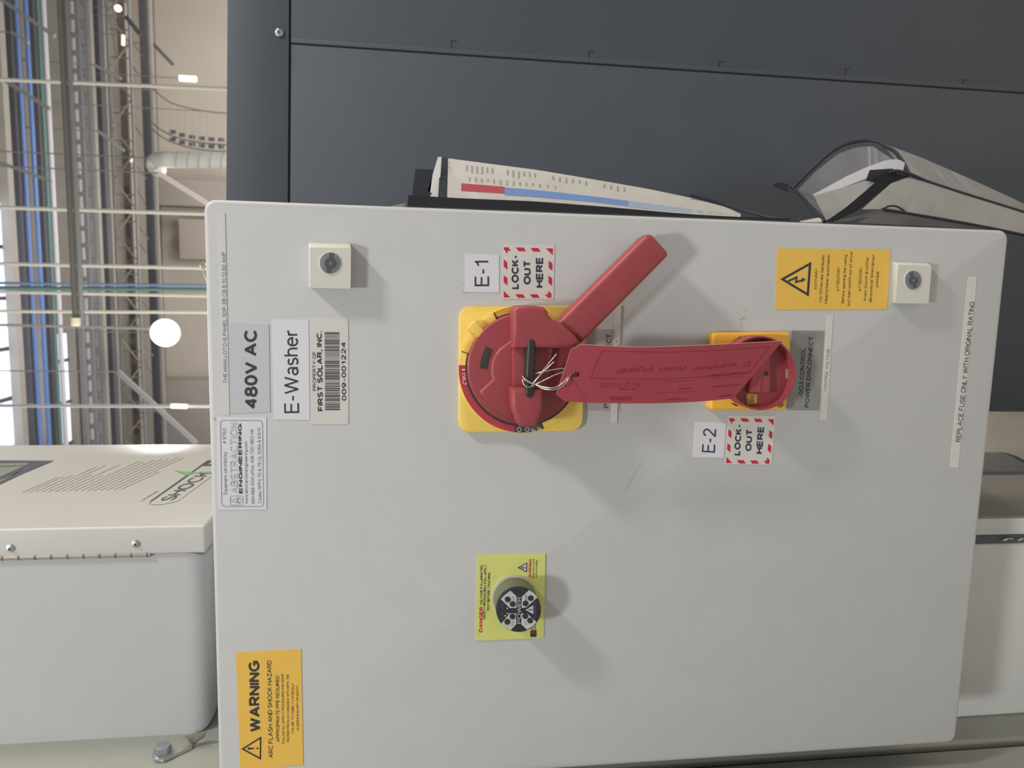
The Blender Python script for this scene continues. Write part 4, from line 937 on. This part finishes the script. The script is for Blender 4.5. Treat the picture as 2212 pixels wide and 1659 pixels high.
# openwork truss and dark louvre openings between the girders
c = onz(262, 350, 9.2); kt = scale_at(c)
t = empty('roof_truss', c, 'openwork roof truss with zigzag web and dark louvres, between the dark girders', 'truss')
for z in (9.2 + 17 * kt, 9.2 - 27 * kt): box('chord', (-9, c.y - 0.06, z - 2.2 * kt), (11, c.y + 0.06, z + 2.2 * kt), STEELG, t)
zt0, zb0 = 9.2 + 16 * kt, 9.2 - 26 * kt
for i in range(24):
    x = -8.5 + i * 0.8
    bm = bmesh.new(); bm_bar(bm, (x, c.y, zt0 if i % 2 else zb0), (x + 0.8, c.y, zb0 if i % 2 else zt0), 2.6 * kt, 0.05); put('web_bar', bm, STEEL if i % 3 else STEELG, t)
    bm = bmesh.new(); bm_bar(bm, (x + 0.4, c.y + 0.12, zb0), (x + 0.4, c.y + 0.12, zt0), 2.2 * kt, 0.05); put('web_post', bm, STEELG, t)
for i in range(18):
    x = -7.5 + i * 0.95; yy = c.y + (1.4 if i % 2 else 2.4)
    bm = bmesh.new(); bm_bar(bm, (x, yy, 9.75), (x - 1.1, yy, 8.95 if i % 3 else 9.2), 2.4 * kt, 0.05); put('bridging_bar', bm, STEELG if i % 2 else STEEL, t)
box('backing_beam', (-9, c.y + 0.4, 9.2 - 8 * kt), (11, c.y + 0.5, 9.2 + 8 * kt), mat('dim_beam_brown', (132, 124, 116), 0.7), t)
for i in range(14): box('louvre_opening', (-5 + i * 0.62, c.y + 0.36, 9.2 - 5 * kt), (-5 + i * 0.62 + 0.3 + 0.05 * (i % 3), c.y + 0.39, 9.2 + 4 * kt), STEELD, t)
hbeam('roof_beam', 285, 12, 9.3, STEEL, 'beige beam at the far end of the roof, above the dark column beam', 'beam')
hbeam('roof_girder', 320, 17, 9.0, STEELD, 'dark girder along the top of the far beige wall', 'beam', py=250)
hbeam('roof_beam', 341, 5, 8.6, STEEL, 'thin beam along the far wall under the dark girder', 'beam')
def hang(o, pts, r=0.012, zc=9.885):
    """thin suspension rods from the given points up to the roof deck"""
    for p in pts:
        p = Vector(p); bm = bmesh.new(); bm_tube(bm, [p, (p.x, p.y, zc)], r, 6); put('suspension_rod', bm, STEELG, o, smooth=60)
# diagonal braces
for (p, q, w, y, lab) in [((-10, -10), (118, 78), 8, 15.5, 'diagonal roof brace at the top right corner of the hall view'), ((26, 70), (62, 92), 6, 15.5, 'short diagonal brace below the corner brace'),
                          ((8, 172), (108, 236), 8, 15.5, 'diagonal roof brace crossing the blue pipes near the first rod'), ((2, 352), (112, 392), 7, 15.5, 'diagonal roof brace crossing the blue pipes near the second rod'),
                          ((203, 140), (262, 170), 6, 19.5, 'short brace under the dark I-shaped girder'), ((212, 283), (268, 325), 6, 19.5, 'slanting brace between girder and louvres'), ((272, 36), (304, 76), 9, 22, 'dark slanting brace beside the small round lamp'),
                          ((331, 95), (374, 140), 7, 26, 'dark sloping bracket on the far beige wall'), ((255, 803), (425, 958), 9, 13, 'pale grey diagonal strut right of the flood lamp, reaching down to the control box')]:
    a, b = zy(*p, y), zy(*q, y); bm = bmesh.new(); bm_bar(bm, a, b, w * scale_at((a + b) / 2), 0.08)
    o = tag(put('brace', bm, STEELD if w in (9, 7) and y > 20 else STEELG), lab, 'brace')
    hang(o, [max((a, b), key=lambda v: v.z)])
# hanger rods, pipes going down
for i, (p, q, w, y, m, lab) in enumerate([((-20, 171), (500, 193), 8, 12, RODM, 'bright hanger rod farthest right, crossing the hall view'), ((26, 449), (470, 463), 8.5, 12, RODM, 'bright hanger rod second from the right'),
        ((50, 571), (470, 580), 8, 12, RODM, 'bright hanger rod just before the green drop pipe'), ((65, 632), (470, 640), 7, 12, RODM, 'hanger rod just after the green drop pipe'),
        ((58, 673), (470, 675), 7, 12, RODM, 'hanger rod between green drop pipe and flood lamp'), ((58, 703), (322, 710), 6, 12.5, STEEL, 'dull threaded rod passing the conduit end cap'),
        ((262, 877), (470, 878), 7, 12, PALE, 'pale short rod left of the flood lamp'), ((55, 612.5), (470, 617), 6, 11.5, mat('light_blue_drop_pipe', (130, 158, 196), 0.5), 'light blue drop pipe'),
        ((45, 623), (470, 626), 9, 11.5, GREEN, 'green drop pipe beside the light blue one')]):
    a, b = zy(*p, y), zy(*q, y); rr = w * scale_at((a + b) / 2) / 2; bm = bmesh.new(); bm_tube(bm, [(a.x, a.y, 9.885), a, b], rr, 12)
    tag(put('drop_pipe' if 'pipe' in lab else 'hanger_rod', bm, m, smooth=60), lab, 'pipe' if 'pipe' in lab else 'rod')
# spiral duct with elbow and strut
yd = 14.0
dt = empty('spiral_duct', zy(490, 346, yd), 'bright spiral ventilation duct with an elbow, left of the slate cabinet top', 'duct')
k = scale_at(zy(400, 346, yd))
bm = bmesh.new(); path = spline([zy(520, 348, yd), zy(440, 345.5, yd), zy(380, 344.5, yd), zy(352, 345, yd), zy(337, 349, yd + .1), zy(334, 358, yd + .5), zy(342, 366, yd + 1.0)], 6)
bm_tube(bm, path, 17.5 * k, 28); pipe = put('tube', bm, DUCT, dt, smooth=60)
bm = bmesh.new(); a, b = zy(368, 344.5, yd), zy(520, 348, yd); dd = (b - a); L = dd.length; dn = dd.normalized()
pts = [a + dn * (L * i / 140) + (Vector((1, 0, 0)) * math.cos(i * 0.28) + Vector((0, 1, 0)) * math.sin(i * 0.28)) * 17.6 * k for i in range(141)]
bm_tube(bm, pts, 0.006, 5); put('spiral_seam', bm, STEELG, pipe, smooth=0)
bm = bmesh.new(); bm_cyl(bm, zy(345, 365, yd) , Vector((1, 0.2, 0.6)), 7 * k, 0.1, 20); put('collar', bm, PALE, dt)
hang(dt, [zy(400, 345, yd)], zc=9.86)
a, b = zy(343, 374, yd), zy(462, 449, yd); bm = bmesh.new(); bm_bar(bm, a, b, 10 * k, 0.06)
tag(put('strut', bm, mat('pale_strut_paint', (240, 230, 220), 0.5)), 'pale flat strut slanting down from the duct elbow to the enclosure corner', 'brace')
hang(bpy.data.objects['strut'], [a])
# sagging mesh tray near the wall
yt = 20.0
tr = empty('mesh_tray', zy(430, 240, yt), 'sagging wire mesh cable tray in front of the far wall, above the spiral duct', 'cable tray')
c1 = [(325, 185), (345, 205), (370, 222), (410, 234), (450, 241), (500, 246)]; c2 = [(328, 265), (350, 282), (385, 298), (420, 306), (460, 311), (500, 313)]; c3 = [(328, 278), (350, 296), (385, 312), (420, 321), (460, 326), (500, 327)]
kt = scale_at(zy(430, 240, yt))
TRM = mat('dark_tray_wire', (112, 106, 100), 0.5)
for nm, cc, w in (('rim_wire', c1, 2.6), ('floor_wire', c2, 3.0), ('floor_wire', c3, 3.0)):
    bm = bmesh.new(); bm_tube(bm, spline([zy(x, y, yt) for x, y in cc], 5), w * kt / 2, 6); put(nm, bm, TRM, tr)
bm = bmesh.new()
for px in range(336, 500, 16):
    def at(cc):
        for (x0, y0), (x1, y1) in zip(cc, cc[1:]):
            if x0 <= px <= x1: return y0 + (y1 - y0) * (px - x0) / (x1 - x0)
        return cc[0][1]
    bm_tube(bm, [zy(px, at(c1), yt), zy(px, at(c3), yt)], 1.4 * kt / 2, 5)
put('cross_wires', bm, STEEL, tr)
hang(tr, [zy(336, 195, yt), zy(440, 240, yt)])
for i in range(7):
    px = 372 + i * 21; d = (0, 7, 11, 14, 16, 17, 17)[i] if i < 7 else 17
    for dy in (286 + d, 302 + d):
        p = zy(px, dy - 2, yt + 0.1); box('cable_block', p - Vector((3.5 * kt, 0, 6 * kt)), p + Vector((3.5 * kt, 0.08, 6 * kt)), STEELD, tr)
# tall dim equipment against the far wall
DIM = mat('dim_equipment_grey', (172, 164, 158), 0.7, var=0.06, nscale=1)
for (x0, y0, x1, y1, m, lab) in [(395, 480, 560, 560, mat('brown_grey_cladding', (182, 172, 162), 0.7), 'brown grey cladding block low at the far wall'), (290, 385, 312, 430, STEELD, 'dark equipment box hung near the far wall'), (350, 395, 520, 445, DIM, 'dim grey plant box behind the spiral duct'),
                                  (330, 820, 560, 960, DIM, 'dim plant block on the far wall behind the diagonal strut')]:
    a, b = zy(x0, y1, 29.0), zy(x1, y0, 29.0); lo = [min(a[i], b[i]) for i in range(3)]; hi = [max(a[i], b[i]) for i in range(3)]
    tag(box('plant_unit', (lo[0], 28.6, lo[2]), (hi[0], 29.45, hi[2]), m, None, 0.03), lab, 'equipment')
# lamps
def lamp(px, py, rpx, y, e, label, col=(255, 255, 255), ry=None):
    p = zy(px, py, y); k = scale_at(p); r = rpx * k; n = (CAM - p).normalized()
    t = empty('hall_lamp', p, label, 'lamp', 'hall lamps')
    bm = bmesh.new(); bm_cyl(bm, p - n * 0.02, -n, r * 1.05, r * 0.9, 28, 0.0, r * 0.5); put('housing', bm, STEELG, t)
    bm = bmesh.new(); bm_cyl(bm, p - n * 0.02, n, r, 0.03, 32, 0.01)
    put('lens', bm, mat('lamp_glass_%d' % int(e), col, 0.3, emit=e), t)
    hang(t, [p - n * r * 0.5])
lamp(357, 719, 28.5, 20, 22, 'large dazzling flood lamp above the enclosure top edge')
lamp(255, 18, 7, 22, 3, 'small round lamp near the top right of the hall', (255, 240, 205))
lamp(284, 345, 5, 24, 1.2, 'tiny warm lamp between louvres and duct', (255, 226, 200))
def tube_lamp(p, q, w, y, e, label, col):
    a, b = zy(*p, y), zy(*q, y); bm = bmesh.new(); bm_tube(bm, spline([a, a.lerp(b, 0.5), b], 3), w * scale_at(a) / 2, 12)
    hang(tag(put('tube_lamp', bm, mat('tube_glow_%d' % int(e * 10), col, 0.3, emit=e), smooth=60), label, 'lamp'), [a])
tube_lamp((266, 76), (266, 98), 7, 22, 1.3, 'short upright glowing tube lamp beside the small round lamp', (255, 240, 200))
tube_lamp((388, 169), (424, 171), 12, 22, 2.5, 'glowing tube lamp on the far wall next to the first rod', (255, 246, 222))
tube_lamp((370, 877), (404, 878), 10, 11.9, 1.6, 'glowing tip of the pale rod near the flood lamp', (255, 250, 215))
# daylight strips in the roof
def skylight(px0, py0, px1, py1, z, e, label, col=(226, 236, 255)):
    a, b = onz(px0, py0, z), onz(px1, py1, z); lo = [min(a[i], b[i]) for i in range(3)]; hi = [max(a[i], b[i]) for i in range(3)]
    sk = empty('skylight', ((lo[0] + hi[0]) / 2, (lo[1] + hi[1]) / 2, z), label, 'skylight', 'daylight strips')
    box('glazing', (lo[0], lo[1], z), (hi[0], hi[1], z + 0.05), mat('daylight_glazing', col, 0.4, emit=e), sk)
    bm = bmesh.new(); x = lo[0]
    while x < hi[0]: bm_box(bm, (x - 0.04, lo[1], z - 0.06), (x + 0.04, hi[1], z)); x += 1.1
    put('glazing_bars', bm, STEELD, sk)
skylight(-60, 1000, 9, 440, 9.3, 1.3, 'long bright daylight strip at the very top of the hall, left of the beige girder')
skylight(130, 965, 143, 720, 9.45, 1.1, 'thin bright daylight strip next to the pale lagged pipe under the roof')
